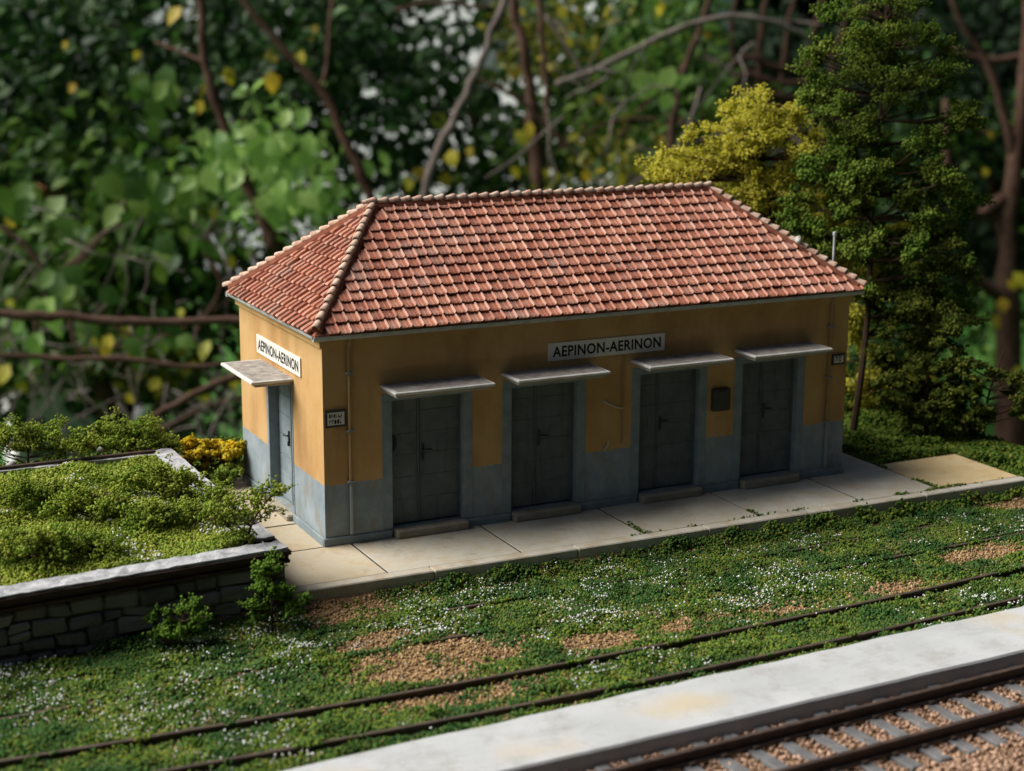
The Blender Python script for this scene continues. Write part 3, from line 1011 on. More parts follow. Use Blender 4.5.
# rubble stones, course by course
rs = random.Random(11)
zc = -.46
for course, hgt in enumerate((.25, .27, .26, .30)):
    x_ = FRX - .02 - .05 * (course % 2)
    while x_ > -9.4:
        wd = rs.uniform(.32, .78)
        pieces = [(wd, 0.0, hgt + rs.uniform(-.045, .015))]
        if course < 3 and wd < .50 and rs.random() < .35:      # two flat stones one on the other
            sp = hgt * rs.uniform(.42, .58)
            pieces = [(wd, 0.0, sp), (wd, sp, hgt - sp)]
        for (pw, pz, hh) in pieces:
            V, Fq = cham(0, 0, 0, pw - .024, .26, hh - .018, min(.045, hh * .25))
            sk, sk2 = rs.uniform(-.22, .22), rs.uniform(-.10, .10)
            V2 = []
            off = rs.uniform(-.035, .02)
            for (vx, vy, vz) in V:
                vz += sk2 * vx * .5
                vx += rs.uniform(-.022, .022) + sk * vz
                vy += rs.uniform(-.020, .020)
                vz += rs.uniform(-.016, .016)
                zl = pz + hh / 2 + vz
                X_ = x_ - wd / 2 + vx
                und = lambda c_: 0.0 if c_ == 4 else .045 * math.sin(1.9 * X_ + c_ * 2.3) + .03 * math.sin(4.1 * X_ + c_ * 1.1)
                tt = zl / hgt
                V2.append((X_, fy(x_ - wd / 2) + .155 + vy + off, zc + zl + und(course) * (1 - tt) + und(course + 1) * tt))
            MB().add(V2, Fq).build('stone', M['stone'], bed)
        x_ -= wd
    zc += hgt + .004
# end face stones (towards the pavement)
zc = -.02
for course in range(3):
    y_ = fy(FRX) + .30
    while y_ < 5.0:
        wd = rs.uniform(.3, .55)
        V, Fq = cham(FRX - .05, y_ + wd / 2, zc + .10, .10, wd - .02, .19, .03)
        MB().add(V, Fq).build('stone', M['stone'], bed)
        y_ += wd
    zc += .205
# dark edging beam and coping
def strip(xa, xb, ya, yb, wdt, z0, z1, name, mat, rough=0.0, n=26):
    mb = MB(); V = []
    for i in range(n + 1):
        t = i / n
        X_, Y_ = xa + (xb - xa) * t, ya + (yb - ya) * t
        nx_, ny_ = -(yb - ya), (xb - xa)
        ln = math.hypot(nx_, ny_); nx_, ny_ = nx_ / ln, ny_ / ln
        j = lambda: rs.uniform(-rough, rough)
        V += [(X_, Y_ + j() * .3, z0), (X_ + nx_ * (wdt + j()), Y_ + ny_ * (wdt + j()), z0),
              (X_ + nx_ * (wdt + j()), Y_ + ny_ * (wdt + j()), z1 + j() * .35), (X_ + nx_ * wdt * .5, Y_ + ny_ * wdt * .5, z1 + j() * .45), (X_ + nx_ * .015, Y_ + ny_ * .015 + j() * .3, z1 + j() * .25)]
    Fq = []
    for i in range(n):
        for q in range(5):
            a, b = i * 5 + q, i * 5 + (q + 1) % 5
            Fq.append((a, a + 5, b + 5, b))
    Fq.append((0, 1, 2, 3, 4)); Fq.append(tuple(n * 5 + q for q in (4, 3, 2, 1, 0)))
    return mb.add(V, Fq).build(name, mat, bed)


strip(FRX + .02, BX0, fy(FRX + .02) - .03, fy(BX0) - .03, -.16, .640, .700, 'edging_rail', M['beam'], .0, 4)
strip(FRX + .01, BX0, fy(FRX + .01) + .02, fy(BX0) + .02, -.12, .7005, .800, 'edging_rail', M['beam'], .0, 4)
strip(FRX + .04, BX0, fy(FRX + .04) - .06, fy(BX0) - .06, -.16, .8005, .885, 'edging_rail', M['beam'], .0, 4)
strip(FRX - .01, BX0, fy(FRX) - .02, fy(BX0) - .02, -.48, .886, .945, 'coping', M['cap'], .045, 70)
strip(FRX - .02, FRX - .08, fy(FRX) + .70, 5.5, .42, .886, .95, 'coping', M['cap'], .05, 44)
strip(FRX + .03, FRX - .03, fy(FRX) + .10, 5.5, .05, .62, .885, 'edging_rail', M['beam'], .0, 4)
strip(-2.1, BX0, 5.24, 5.34, -.09, .80, .92, 'coping', M['cap'], .03, 60)
strip(-2.1, BX0, 5.34, 5.44, -.10, .80, .985, 'edging_rail', M['beam'], .0, 4)
bs = MB()
n = 30
for iy in range(n + 1):
    for ix in range(n + 1):
        x_ = BX0 + (FRX - .30 - BX0) * ix / n
        y_ = (fy(x_) + .45) + (5.25 - fy(x_) - .45) * iy / n
        bs.v.append((x_, y_, .70 + float(vnoise(x_, y_, 1.1)) * .16))
for iy in range(n):
    for ix in range(n):
        a = iy * (n + 1) + ix
        bs.f.append((a, a + 1, a + n + 2, a + n + 1)); bs.m.append(0)
bs.build('bed_soil', M['soil'], bed, True)

# ================================================================== platform and tracks
PY0, PY1 = -10.40, -8.76
pf = MB()
n = 70
x0p, x1p = -13.0, 18.6
V = []
for i in range(n + 1):
    x_ = x0p + (x1p - x0p) * i / n
    dy, dy1 = .03 * (x_ - 3), .04 * (x_ - 3)
    e1, e2 = rs.uniform(-.012, .012), rs.uniform(-.025, .025)
    V += [(x_, PY0 + dy + e1, -.56), (x_, PY0 + dy + e1, -.20), (x_, PY0 + dy + .03 + e1, -.165), (x_, PY1 + dy1 - .04 + e2, -.17), (x_, PY1 + dy1 + e2, -.20), (x_, PY1 + dy1 + e2, -.56)]
Fq = []
for i in range(n):
    for q in range(6):
        a, b = i * 6 + q, i * 6 + (q + 1) % 6
        Fq.append((a, b, b + 6, a + 6))
Fq.append(tuple(range(5, -1, -1))); Fq.append(tuple(n * 6 + q for q in range(6)))
pf.add(V, Fq)
tag(pf.build('low_platform', M['plat']), 'long low pale concrete platform strip between the tracks', 'platform')


def rail_profile(h, hw, fw):
    return [(-fw, 0), (fw, 0), (fw, h * .14), (.22 * hw, h * .30), (.22 * hw, h * .62), (hw, h * .72), (hw, h * .95), (hw * .8, h), (-hw * .8, h), (-hw, h * .95), (-hw, h * .72), (-.22 * hw, h * .62), (-.22 * hw, h * .30), (-fw, h * .14)]


def rail(parent, y_fun, z, h, hw, fw, mat, x0=-13, x1=18.6, n=40):
    P = rail_profile(h, hw, fw)
    V, Fq = [], []
    for i in range(n + 1):
        x_ = x0 + (x1 - x0) * i / n
        V += [(x_, y_fun(x_) + p[0], z + p[1]) for p in P]
    k_ = len(P)
    for i in range(n):
        for q in range(k_):
            a, b = i * k_ + q, i * k_ + (q + 1) % k_
            Fq.append((a, a + k_, b + k_, b))
    Fq.append(tuple(range(k_))); Fq.append(tuple(n * k_ + q for q in range(k_ - 1, -1, -1)))
    return MB().add(V, Fq).build('rail', mat, parent)


t1 = empty('railway_track', (3, -11.5, -.47), 'main railway track with grey sleepers on tan ballast beside the platform', 'railway track')
ty = lambda x_: .05 * (x_ - 5)
rail(t1, lambda x_: -10.88 + ty(x_), -.405, .215, .048, .085, M['rail'])
rail(t1, lambda x_: -12.09 + ty(x_), -.405, .215, .048, .085, M['rail'])
x_ = -12.6
SLP = []
while x_ < 18.3:
    yc = -11.48 + ty(x_)
    V, Fq = cham(0, 0, 0, .24, 2.35, .14, .02)
    a = rs.gauss(0, .012)
    MB().add([(x_ + v[0] - a * v[1] - .05 * v[1], yc + v[1], -.475 + v[2] + rs.uniform(-.004, .004)) for v in V], Fq).build('sleeper', M['sleeper'], t1)
    for yr in (-10.88, -12.09):
        for s_ in (-1, 1):
            MB().box(x_ - .05, x_ + .05, yr + ty(x_) + s_ * .115 - .03, yr + ty(x_) + s_ * .115 + .03, -.405, -.345, bev=.012).build('rail_fastener', M['rail'], t1)
    SLP.append(x_)
    x_ += .60
t2 = empty('railway_track', (3, -7.4, -.4), 'rusty overgrown track just behind the pale platform', 'railway track')
tA = lambda x_: .0037 * (x_ - 1.0) ** 2
rail(t2, lambda x_: -7.02 + tA(x_), -.42, .16, .042, .075, M['oldrail'])
rail(t2, lambda x_: -8.28 + tA(x_), -.42, .16, .042, .075, M['oldrail'])
t3 = empty('railway_track', (3, -4.2, -.4), 'nearly buried track in the weeds below the kerb', 'railway track')
tB = lambda x_: .018 * (x_ - 4)
rail(t3, lambda x_: -3.48 + tB(x_), -.505, .15, .04, .075, M['oldrail'])
rail(t3, lambda x_: -4.78 + tB(x_), -.505, .15, .04, .075, M['oldrail'])
for t_, yc, f_ in ((t2, -7.65, tA), (t3, -4.13, tB)):
    x_ = -12.6
    while x_ < 18:
        MB().box(x_, x_ + .24, yc - 1.1 + f_(x_), yc + 1.1 + f_(x_), -.56, -.455).build('sleeper', M['sleeper'], t_)
        x_ += .62

# ------------------------------------------------------------------ ballast
N = 30000
bx = RNG.uniform(-7, 14, N); by = RNG.uniform(-14.9, -10.45, N)
by = by + .03 * (bx - 3) * np.clip((by + 12) / 2, 0, 1)
bok = by < PY0 + .03 * (bx - 3) - .03
bx, by = bx[bok], by[bok]; N = len(bx)
ph = np.abs(((bx - SLP[0]) / .60 + .5) % 1 - .5) * .60
on_sl = (ph < .13) & (np.abs(by + 11.48 - ty(bx)) < 1.16)
keep = ~on_sl | (RNG.random(N) < .10)
near = (np.abs(by + 10.88 - ty(bx)) < .10) | (np.abs(by + 12.09 - ty(bx)) < .10)
keep &= ~near
bx, by = bx[keep], by[keep]
sz = RNG.uniform(.020, .044, len(bx))
bz = -.465 + RNG.uniform(-.01, .045, len(bx)) + (by < -12.9) * .06
V, T = crumbs(np.stack([bx, by, bz], -1), sz * 1.1, OCT_V, OCT_T, .35)
tag(np_mesh('ballast', V, T, M['ballast']), 'tan ballast stones under the main track', 'ballast', kind='stuff')

# ================================================================== ground cover
def ell(x_, y_, L):
    m_ = np.zeros_like(x_)
    for cx_, cy_, rx_, ry_ in L:
        d_ = ((x_ - cx_) / rx_) ** 2 + ((y_ - cy_) / ry_) ** 2
        m_ = np.maximum(m_, np.clip(1.25 - d_ * .8, 0, 1))
    nz = vnoise(x_ + 17, y_ + 3, .55) * .6 + vnoise(x_, y_ + 41, .2) * .5
    return np.clip(m_ * (.25 + 1.25 * nz), 0, 1)


def px_soil(L):
    out = []
    for (px_, py_, rx_, ry_) in L:
        p = on_plane(px_, py_, 2, -.36); out.append((p[0], p[1], rx_, ry_))
    return out


SOIL = px_soil([(345, 612, 1.0, .8), (425, 660, 2.0, .85), (480, 690, 1.7, .55), (600, 640, .9, .4), (800, 606, 1.8, .35), (880, 590, 1.7, .4),
                (700, 622, 1.0, .35), (990, 550, 1.4, .45), (1012, 505, 1.0, .55), (540, 705, 1.2, .4), (330, 590, .8, .5), (380, 640, .9, .5)])
pave = lambda x_, y_: (x_ > -1.6) & (x_ < 14.25) & (y_ > -2.40) & (y_ < 5.8)
pave2 = lambda x_, y_: (x_ > -1.6) & (x_ < 16.72) & (y_ > -2.40) & (y_ < .25)


def turf(n, x0, x1, y0, y1):
    x_ = RNG.uniform(x0, x1, n); y_ = RNG.uniform(y0, y1, n)
    ok = ~(pave(x_, y_) | pave2(x_, y_)) & (x_ > GX0) & (x_ < GX1 - .05)
    ok &= ~((x_ < FRX + .03) & (y_ > fy(x_) - .02) & (y_ < 5.6))
    ok &= y_ < (GY1 - .05)
    ok &= y_ > (PY1 + .04 * (x_ - 3) - .03)
    return x_[ok], y_[ok]


def near_rail(x_, y_):
    r_ = np.full(len(x_), 9.0)
    for (y0_, f_) in ((-7.02, tA), (-8.28, tA), (-3.48, tB), (-4.78, tB)):
        r_ = np.minimum(r_, np.abs(y_ - y0_ - f_(x_)))
    return r_


parts = []
# front strip: fine crumbs
x_, y_ = turf(215000, -8.5, 17.5, -9.0, -2.3)
cov = vnoise(x_ + 2, y_, 1.9) * .45 + vnoise(x_, y_, .7) * .35 + vnoise(x_, y_, .28) * .35 + .16 - ell(x_, y_, SOIL) * .62
nr = near_rail(x_, y_)
trackA = (np.abs(y_ + 7.02 - tA(x_)) < .085) | (np.abs(y_ + 8.28 - tA(x_)) < .085)
keep = (RNG.random(len(x_)) < np.clip(cov * 1.5 - .25, 0, 1))
cl = vnoise(x_, y_, 1.7)
keep &= ~(trackA & (vnoise(x_, y_, .45) < .80))
trackB = (np.abs(y_ + 3.48 - tB(x_)) < .08) | (np.abs(y_ + 4.78 - tB(x_)) < .08)
B1 = np.abs(y_ + 3.48 - tB(x_)) < .085; B2 = np.abs(y_ + 4.78 - tB(x_)) < .085
sp = lambda L: np.any([(x_ > a_) & (x_ < b_) for a_, b_ in L], axis=0)
keep &= ~(B1 & sp([(8.9, 10.9), (12.5, 13.4), (1.1, 1.9)]) & (vnoise(x_, y_, .3) < .8))
keep &= ~(B2 & sp([(-7.4, -5.8), (-4.9, -2.7), (10.6, 11.6), (12.0, 15.0)]) & (vnoise(x_, y_, .3) < .8))
keep &= (x_ > -1.6) | (y_ < fy(x_))
x_, y_, cov, cl = x_[keep], y_[keep], cov[keep], cl[keep]
clump = np.clip(vnoise(x_ + 9, y_ + 4, .42) - .45, 0, 1) * .34 * np.clip(cov, 0, 1)
zz = gheight(x_, y_) + RNG.random(len(x_)) * (.03 + clump * .8) + .010
onB = (np.abs(y_ + 3.48 - tB(x_)) < .10) | (np.abs(y_ + 4.78 - tB(x_)) < .10)
onA = (np.abs(y_ + 7.02 - tA(x_)) < .085) | (np.abs(y_ + 8.28 - tA(x_)) < .085)
zz = np.where(onB, np.maximum(zz, -.365 + RNG.random(len(x_)) * .04), zz)
zz = np.where(onA, np.maximum(zz, -.28 + RNG.random(len(x_)) * .05), zz)
sz = RNG.uniform(.016, .036, len(x_))
h_ = len(x_) // 3
Pq = np.stack([x_, y_, zz], -1)
parts.append(crumbs(Pq[:h_], sz[:h_], OCT_V, OCT_T, .4))
parts.append(crumbs(Pq[h_:], sz[h_:] * 1.1, TET_V, TET_T, .4))
# fluffy tufts standing above the carpet
tx, ty2 = turf(420, -8.3, 16.5, -8.9, -2.5)
ok = (near_rail(tx, ty2) > .16) & (ell(tx, ty2, SOIL) < .35) & ((tx > -1.4) | (ty2 < fy(tx) - .2))
for a_, b_ in zip(tx[ok][:230], ty2[ok][:230]):
    n_ = int(RNG.uniform(40, 130)); rr_ = RNG.uniform(.07, .20)
    q_ = RNG.normal(0, 1, (n_, 3)) * rr_ * .5
    q_[:, 2] = np.abs(q_[:, 2]) * RNG.uniform(.6, 1.1)
    parts.append(crumbs(q_ + np.array([a_, b_, float(gheight(a_, b_)) + .02]), RNG.uniform(.016, .034, n_), TET_V, TET_T, .4))
# against kerb and wall foot: taller weeds
nk = 9000
x_ = RNG.uniform(-8, 16.6, nk)
edge = np.where(x_ < FRX, fy(x_) - .02, -2.38)
y_ = edge - np.abs(RNG.normal(0, .10, nk))
ok = (vnoise(x_, y_ * 0, .7) > .42) & ~((x_ > -1.4) & (x_ < .6))
x_, y_ = x_[ok], y_[ok]
hgt = np.clip(vnoise(x_, y_ * 0 + 3, .5) - .3, 0, 1) * .42
parts.append(crumbs(np.stack([x_, y_, gheight(x_, y_) + RNG.random(len(x_)) * hgt], -1), RNG.uniform(.022, .042, len(x_)), OCT_V, OCT_T, .4))
tag(np_mesh('grass', *cat_mesh(parts), F['grass']), 'low green ground cover growing over the old tracks', 'grass', kind='stuff')

# bare-earth crumbs
x_, y_ = turf(60000, -8.5, 17.5, -9.0, -2.3)
e_ = ell(x_, y_, SOIL)
keep = RNG.random(len(x_)) < np.clip(e_ * .9 + .30 + .35 * (vnoise(x_ + 7, y_ + 90, .9) > .66), 0, 1)
keep &= near_rail(x_, y_) > .06
x_, y_ = x_[keep], y_[keep]
tag(np_mesh('earth_crumbs', *crumbs(np.stack([x_, y_, gheight(x_, y_) + .012], -1), RNG.uniform(.016, .042, len(x_)), OCT_V, OCT_T, .4), F['earth']),
    'loose brown earth crumbs in the bare patches', 'soil', kind='stuff')

# flowers
x_, y_ = turf(26000, -8.5, 17.0, -8.6, -2.5)
fl = vnoise(x_ + 50, y_ + 20, 1.5) * .55 + vnoise(x_ + 5, y_ + 70, .45) * .45 - .5 * ell(x_, y_, SOIL)
fl += .10 * ((y_ > -6.0) & (x_ < 8)) - .14 * (y_ < -6.7) - .12 * (y_ > -2.9)
keep = RNG.random(len(x_)) < np.clip((fl - .36) * 1.7, 0, 1)
keep &= near_rail(x_, y_) > .07
x_, y_ = x_[keep], y_[keep]
cz = np.clip(vnoise(x_ + 9, y_ + 4, .42) - .45, 0, 1) * .34
tag(np_mesh('white_flowers', *crumbs(np.stack([x_, y_, gheight(x_, y_) + .05 + cz * .8 + RNG.uniform(0, .03, len(x_))], -1), RNG.uniform(.012, .024, len(x_)), OCT_V, OCT_T, .3), F['white']),
    'tiny white flowers sprinkled over the weeds', 'flowers', kind='stuff')
x_, y_ = turf(1500, -8.5, 17.0, -8.6, -2.5)
keep = vnoise(x_ + 15, y_ + 33, 1.1) > .62
x_, y_ = x_[keep], y_[keep]
tag(np_mesh('yellow_flowers', *crumbs(np.stack([x_, y_, gheight(x_, y_) + .06], -1), RNG.uniform(.012, .024, len(x_)), OCT_V, OCT_T, .3), F['yellowfl']),
    'scattered tiny yellow flowers among the weeds', 'flowers', kind='stuff')

# grass behind the pavement, right and rear
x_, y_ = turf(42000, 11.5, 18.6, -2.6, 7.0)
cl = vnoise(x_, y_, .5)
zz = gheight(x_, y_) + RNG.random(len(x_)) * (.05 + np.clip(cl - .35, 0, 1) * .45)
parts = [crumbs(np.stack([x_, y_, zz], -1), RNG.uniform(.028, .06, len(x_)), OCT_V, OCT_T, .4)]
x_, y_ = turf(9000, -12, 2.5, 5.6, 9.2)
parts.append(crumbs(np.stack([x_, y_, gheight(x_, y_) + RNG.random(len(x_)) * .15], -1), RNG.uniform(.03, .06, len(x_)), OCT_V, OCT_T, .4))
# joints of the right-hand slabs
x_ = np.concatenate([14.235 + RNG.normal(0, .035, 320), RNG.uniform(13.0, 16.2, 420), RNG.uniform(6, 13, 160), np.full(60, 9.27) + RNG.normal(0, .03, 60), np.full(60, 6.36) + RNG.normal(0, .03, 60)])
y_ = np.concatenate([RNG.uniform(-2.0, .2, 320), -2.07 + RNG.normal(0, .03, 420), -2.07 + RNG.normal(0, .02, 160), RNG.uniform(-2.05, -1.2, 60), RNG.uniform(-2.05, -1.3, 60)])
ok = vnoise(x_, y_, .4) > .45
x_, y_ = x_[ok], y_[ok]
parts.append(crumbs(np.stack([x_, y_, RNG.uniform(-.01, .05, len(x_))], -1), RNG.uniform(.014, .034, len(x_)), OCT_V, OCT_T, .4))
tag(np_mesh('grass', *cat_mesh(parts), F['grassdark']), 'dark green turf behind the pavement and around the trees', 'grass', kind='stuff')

# bed ground cover
nb = 62000
x_ = RNG.uniform(-9, FRX - .42, nb); y_ = RNG.uniform(-2.6, 5.2, nb)
ok = y_ > fy(x_) + .58
x_, y_ = x_[ok], y_[ok]
cl = vnoise(x_ + 3, y_ + 8, .7)
zz = .72 + vnoise(x_, y_, 1.1) * .16 + RNG.random(len(x_)) * (.05 + np.clip(cl - .35, 0, 1) * .42)
V, T = crumbs(np.stack([x_, y_, zz], -1), RNG.uniform(.018, .036, len(x_)), TET_V, TET_T, .4)
tag(np_mesh('grass', V, T, F['moss']), 'bright mossy ground cover filling the raised bed', 'grass', kind='stuff')
ok = (vnoise(x_ + 40, y_ + 2, 1.0) > .6) & (RNG.random(len(x_)) < .09)
tag(np_mesh('white_flowers', *crumbs(np.stack([x_[ok], y_[ok], zz[ok] + .05], -1), RNG.uniform(.018, .03, ok.sum()), OCT_V, OCT_T, .3), F['white']),
    'white flower specks in the raised bed', 'flowers', kind='stuff')
ok = (vnoise(x_ + 60, y_ + 22, .9) > .68) & (RNG.random(len(x_)) < .03)
tag(np_mesh('yellow_flowers', *crumbs(np.stack([x_[ok], y_[ok], zz[ok] + .05], -1), RNG.uniform(.014, .026, ok.sum()), OCT_V, OCT_T, .3), F['yellowfl']),
    'yellow flower specks in the raised bed', 'flowers', kind='stuff')

# ================================================================== model trees and shrubs
def model_plant(name, base, trunk, blobs, depth, dens, fol, label, cat, group=None, size=(.03, .06), tr=(.09, .03), spread=.16, ddep=.8, nsub=5, twigs=True, mat2=None):
    """base: world point; trunk: pixel polyline at the plant's depth; blobs: pixel ellipses (px, py, rx, ry, weight)"""
    base = np.asarray(base, float)
    e = empty(name, base, label, cat, group)
    tp = [base - np.array([0, 0, .05])] + [at(px_, py_, depth) for (px_, py_) in trunk]
    tp = spline(tp, 4)
    tb = MB()
    tb.tube(tp, [tr[0] + (tr[1] - tr[0]) * i / (len(tp) - 1) for i in range(len(tp))], 7)
    TPA = np.array(tp)
    ppu = FPX / depth
    P, Z = [], []
    for (bx_, by_, rx_, ry_, wgt) in blobs:
        nc = max(3, int(wgt))
        for _ in range(nc):
            a = RNG.uniform(0, 2 * math.pi); rr = math.sqrt(RNG.random())
            q = at(bx_ + math.cos(a) * rr * rx_, by_ + math.sin(a) * rr * ry_, depth + RNG.uniform(-1, 1) * ddep * math.sqrt(max(0, 1 - rr * rr * .8)))
            cand = TPA[TPA[:, 2] < q[2] - .05]
            s_ = cand[np.argmin(np.linalg.norm(cand - q, axis=1) + .35 * np.abs(cand[:, 2] - q[2] + .6))] if len(cand) else TPA[0]
            mid_ = (s_ + q) / 2 + np.array([RNG.normal(0, .08), RNG.normal(0, .08), -.06 * np.linalg.norm(q - s_)])
            if twigs:
                r_ = min(tr[0] * .5, .035)
                tb.tube([s_, mid_, q], [r_, r_ * .7, r_ * .35], 5, caps=False)
            for _k in range(nsub):
                d_ = RNG.normal(0, 1, 3); d_ /= np.linalg.norm(d_)
                d_[2] = abs(d_[2]) * .8 - .15
                q2 = q + d_ * RNG.uniform(.9, 2.6) * spread
                nn_ = int(dens * RNG.uniform(.6, 1.4))
                tt_ = RNG.random((nn_, 1)) ** .7
                P.append(q + (q2 - q) * tt_ + RNG.normal(0, spread * .26, (nn_, 3)))
                if twigs: tb.tube([q, q2], [.012, .006], 4, caps=False)
    tb.build('trunk' if tr[0] > .06 else 'stem', M['wood'], e)
    P = np.concatenate(P)
    P = P[P[:, 2] > base[2] + .02]
    half = len(P) // 2
    Vv, Tt = cat_mesh([crumbs(P[:half], RNG.uniform(*size, half), OCT_V, OCT_T, .4, (1, 1, .8)), crumbs(P[half:], RNG.uniform(*size, len(P) - half) * 1.1, TET_V, TET_T, .4)])
    fo = np_mesh('crown' if tr[0] > .06 else 'foliage', Vv, Tt, fol, e)
    tag(fo, kind='stuff')
    return e


bT = on_plane(853, 432, 2, -.03); dT = depth_of(bT)
model_plant('tall_tree', bT, [(862, 370), (869, 300), (872, 220), (880, 120), (886, 20), (890, -110)],
            [(888, -95, 28, 40, 8), (886, -40, 48, 40, 12), (880, 15, 66, 34, 22), (868, 75, 62, 36, 22), (912, 70, 55, 40, 18), (905, 130, 62, 34, 20), (842, 130, 34, 36, 14),
             (822, 45, 16, 14, 4), (815, 105, 14, 14, 4), (955, 115, 22, 16, 5), (880, 180, 66, 30, 20), (826, 185, 34, 34, 13), (940, 195, 34, 32, 11), (812, 225, 26, 26, 6), (856, 235, 34, 36, 8), (905, 240, 50, 36, 16),
             (960, 200, 14, 22, 4), (890, 295, 44, 30, 13), (945, 290, 34, 34, 10), (848, 285, 14, 26, 3)],
            dT, 31, F['tall'], 'tall dark green tree with slender trunk right of the station', 'tree', 'model trees right of the station', (.022, .046), (.10, .03), .25, 1.5, 7)
bY = np.array([13.9, 7.2, -.02]); dY = 45.5
model_plant('yellow_tree', bY, [(800, 330), (780, 260), (765, 180), (758, 110)],
            [(762, 112, 34, 22, 16), (745, 140, 40, 30, 20), (700, 160, 36, 24, 15), (668, 165, 14, 20, 6), (720, 185, 54, 26, 20), (785, 150, 34, 40, 20), (790, 205, 50, 40, 24), (750, 215, 40, 26, 12),
             (835, 245, 36, 44, 22), (848, 300, 22, 40, 14), (858, 370, 20, 46, 14), (890, 390, 24, 36, 10), (905, 280, 40, 50, 10), (870, 255, 40, 34, 10)],
            dY, 27, F['yellow'], 'yellow-green leafy tree rising behind the roof', 'tree', 'model trees right of the station', (.022, .046), (.09, .025), .27, 1.2, 6)
b1 = on_plane(926, 438, 2, -.03); d1_ = depth_of(b1)
model_plant('dark_tree', b1, [(927, 410), (928, 360), (930, 290), (935, 250)],
            [(928, 300, 36, 36, 16), (910, 345, 36, 34, 16), (950, 345, 30, 36, 14), (925, 390, 46, 26, 16), (960, 395, 22, 22, 7), (890, 385, 18, 26, 6), (952, 268, 18, 26, 6), (915, 418, 30, 14, 6)],
            d1_, 46, F['dusk'], 'bushy olive-dark small tree behind the end slab', 'tree', 'model trees right of the station', (.024, .046), (.07, .025), .20, .9)
b2 = on_plane(985, 446, 2, -.05); d2_ = depth_of(b2)
model_plant('sparse_shrub', b2, [(984, 425), (990, 390), (1004, 350)],
            [(1000, 365, 16, 20, 5), (1012, 390, 14, 24, 5), (975, 385, 14, 22, 5), (990, 415, 26, 14, 6), (1028, 400, 14, 20, 4), (955, 425, 22, 10, 5), (962, 365, 8, 14, 3)],
            d2_, 22, F['dusk'], 'thin sparse shrub at the right edge of the layout', 'shrub', None, (.028, .05), (.045, .02), .15, .5)


def shrub(px_, py_, top, hw, zb, ax, val, label, fol=F['moss'], dens=40, wgt=9, size=(.018, .036), spread=.19, lean=0, name='moss_shrub', group=None, nb=None, cat='shrub'):
    b_ = on_plane(px_, py_, ax, val)
    if zb is not None: b_[2] = zb
    dep = depth_of(b_)
    top = py_ - (py_ - top) * (.8 if group else 1.0)
    h_ = py_ - top
    bl = nb or [(px_ + lean * .6, py_ - h_ * .72, hw * .55, h_ * .20, wgt), (px_ - hw * .45, py_ - h_ * .42, hw * .5, h_ * .26, wgt), (px_ + hw * .45, py_ - h_ * .40, hw * .5, h_ * .26, wgt)]
    return model_plant(name, b_, [(px_ + lean * .3, py_ - h_ * .4), (px_ + lean, py_ - h_ * .85)], bl, dep, dens * .42, fol, label, cat, group, size, (.03, .012), spread, hw / (FPX / dep) * .7, 4)


G1 = 'mossy shrubs of the raised bed'
shrub(28, 466, 402, 62, None, 1, 6.6, 'dense mossy shrub behind the bed at the left edge', dens=62, wgt=15, group=G1)
shrub(122, 458, 404, 44, None, 1, 6.3, 'mossy shrub with a tall tip behind the bed corner', dens=60, wgt=12, lean=4, group=G1)
shrub(160, 458, 432, 18, None, 1, 5.9, 'small mossy sprig over the far bed corner', dens=40, wgt=6, group=G1)
bedz = .80
shrub(40, 510, 470, 42, None, 2, bedz, 'low pale shrub in the bed beside the left edge', dens=50, wgt=9, group=G1)
shrub(95, 525, 478, 46, None, 2, bedz, 'broad mossy shrub in the middle of the bed', dens=54, wgt=10, group=G1)
shrub(160, 500, 458, 44, None, 2, bedz, 'mossy shrub in the back of the bed near its far corner', dens=54, wgt=10, group=G1)
shrub(212, 528, 480, 30, None, 2, bedz, 'rounded mossy shrub against the side coping of the bed', dens=54, wgt=8, group=G1)
shrub(155, 534, 494, 30, None, 2, bedz, 'thin-stemmed mossy shrub near the front of the bed', dens=46, wgt=7, group=G1)
shrub(30, 566, 520, 40, None, 2, bedz, 'shrub spilling over the front coping at the left edge', dens=54, wgt=9, group=G1)
shrub(95, 560, 528, 30, None, 2, bedz, 'small mossy tuft behind the front coping', dens=46, wgt=6, group=G1)
shrub(246, 541, 484, 30, None, 2, .94, 'leaning sprig growing from the corner of the coping', dens=30, wgt=4, lean=28, name='corner_sprig', group=None,
      nb=[(276, 492, 10, 8, 3), (262, 512, 9, 10, 3), (246, 520, 10, 6, 3), (228, 505, 7, 6, 2), (212, 510, 5, 12, 2), (258, 497, 6, 6, 2)])
shrub(178, 652, 592, 26, None, 2, -.38, 'green weed bush standing before the stone wall', F['wallplant'], 40, 6, (.017, .034), .12, 10, 'weed_bush',
      nb=[(163, 625, 12, 14, 7), (190, 605, 8, 14, 5), (196, 622, 10, 8, 5), (178, 634, 10, 8, 4)])
shrub(272, 634, 560, 30, None, 2, -.38, 'climbing green weed at the end of the stone wall', F['wallplant'], 40, 6, (.017, .034), .12, 0, 'weed_bush',
      nb=[(252, 610, 8, 12, 5), (268, 588, 12, 12, 6), (275, 566, 14, 8, 5), (285, 600, 10, 14, 6), (296, 606, 8, 14, 5), (262, 568, 8, 8, 3)])
bG = on_plane(212, 482, 2, -.02)
dG = depth_of(bG)
model_plant('golden_bush', bG, [(212, 470), (210, 455)], [(205, 449, 30, 9, 14), (190, 455, 14, 10, 7), (230, 450, 12, 8, 6), (215, 458, 26, 8, 8)], dG, 34, F['gold'],
            'bright golden-yellow bush at the back of the side pavement', 'shrub', None, (.03, .055), (.03, .012), .12, .5, 4)
bG2 = on_plane(222, 486, 2, -.02)
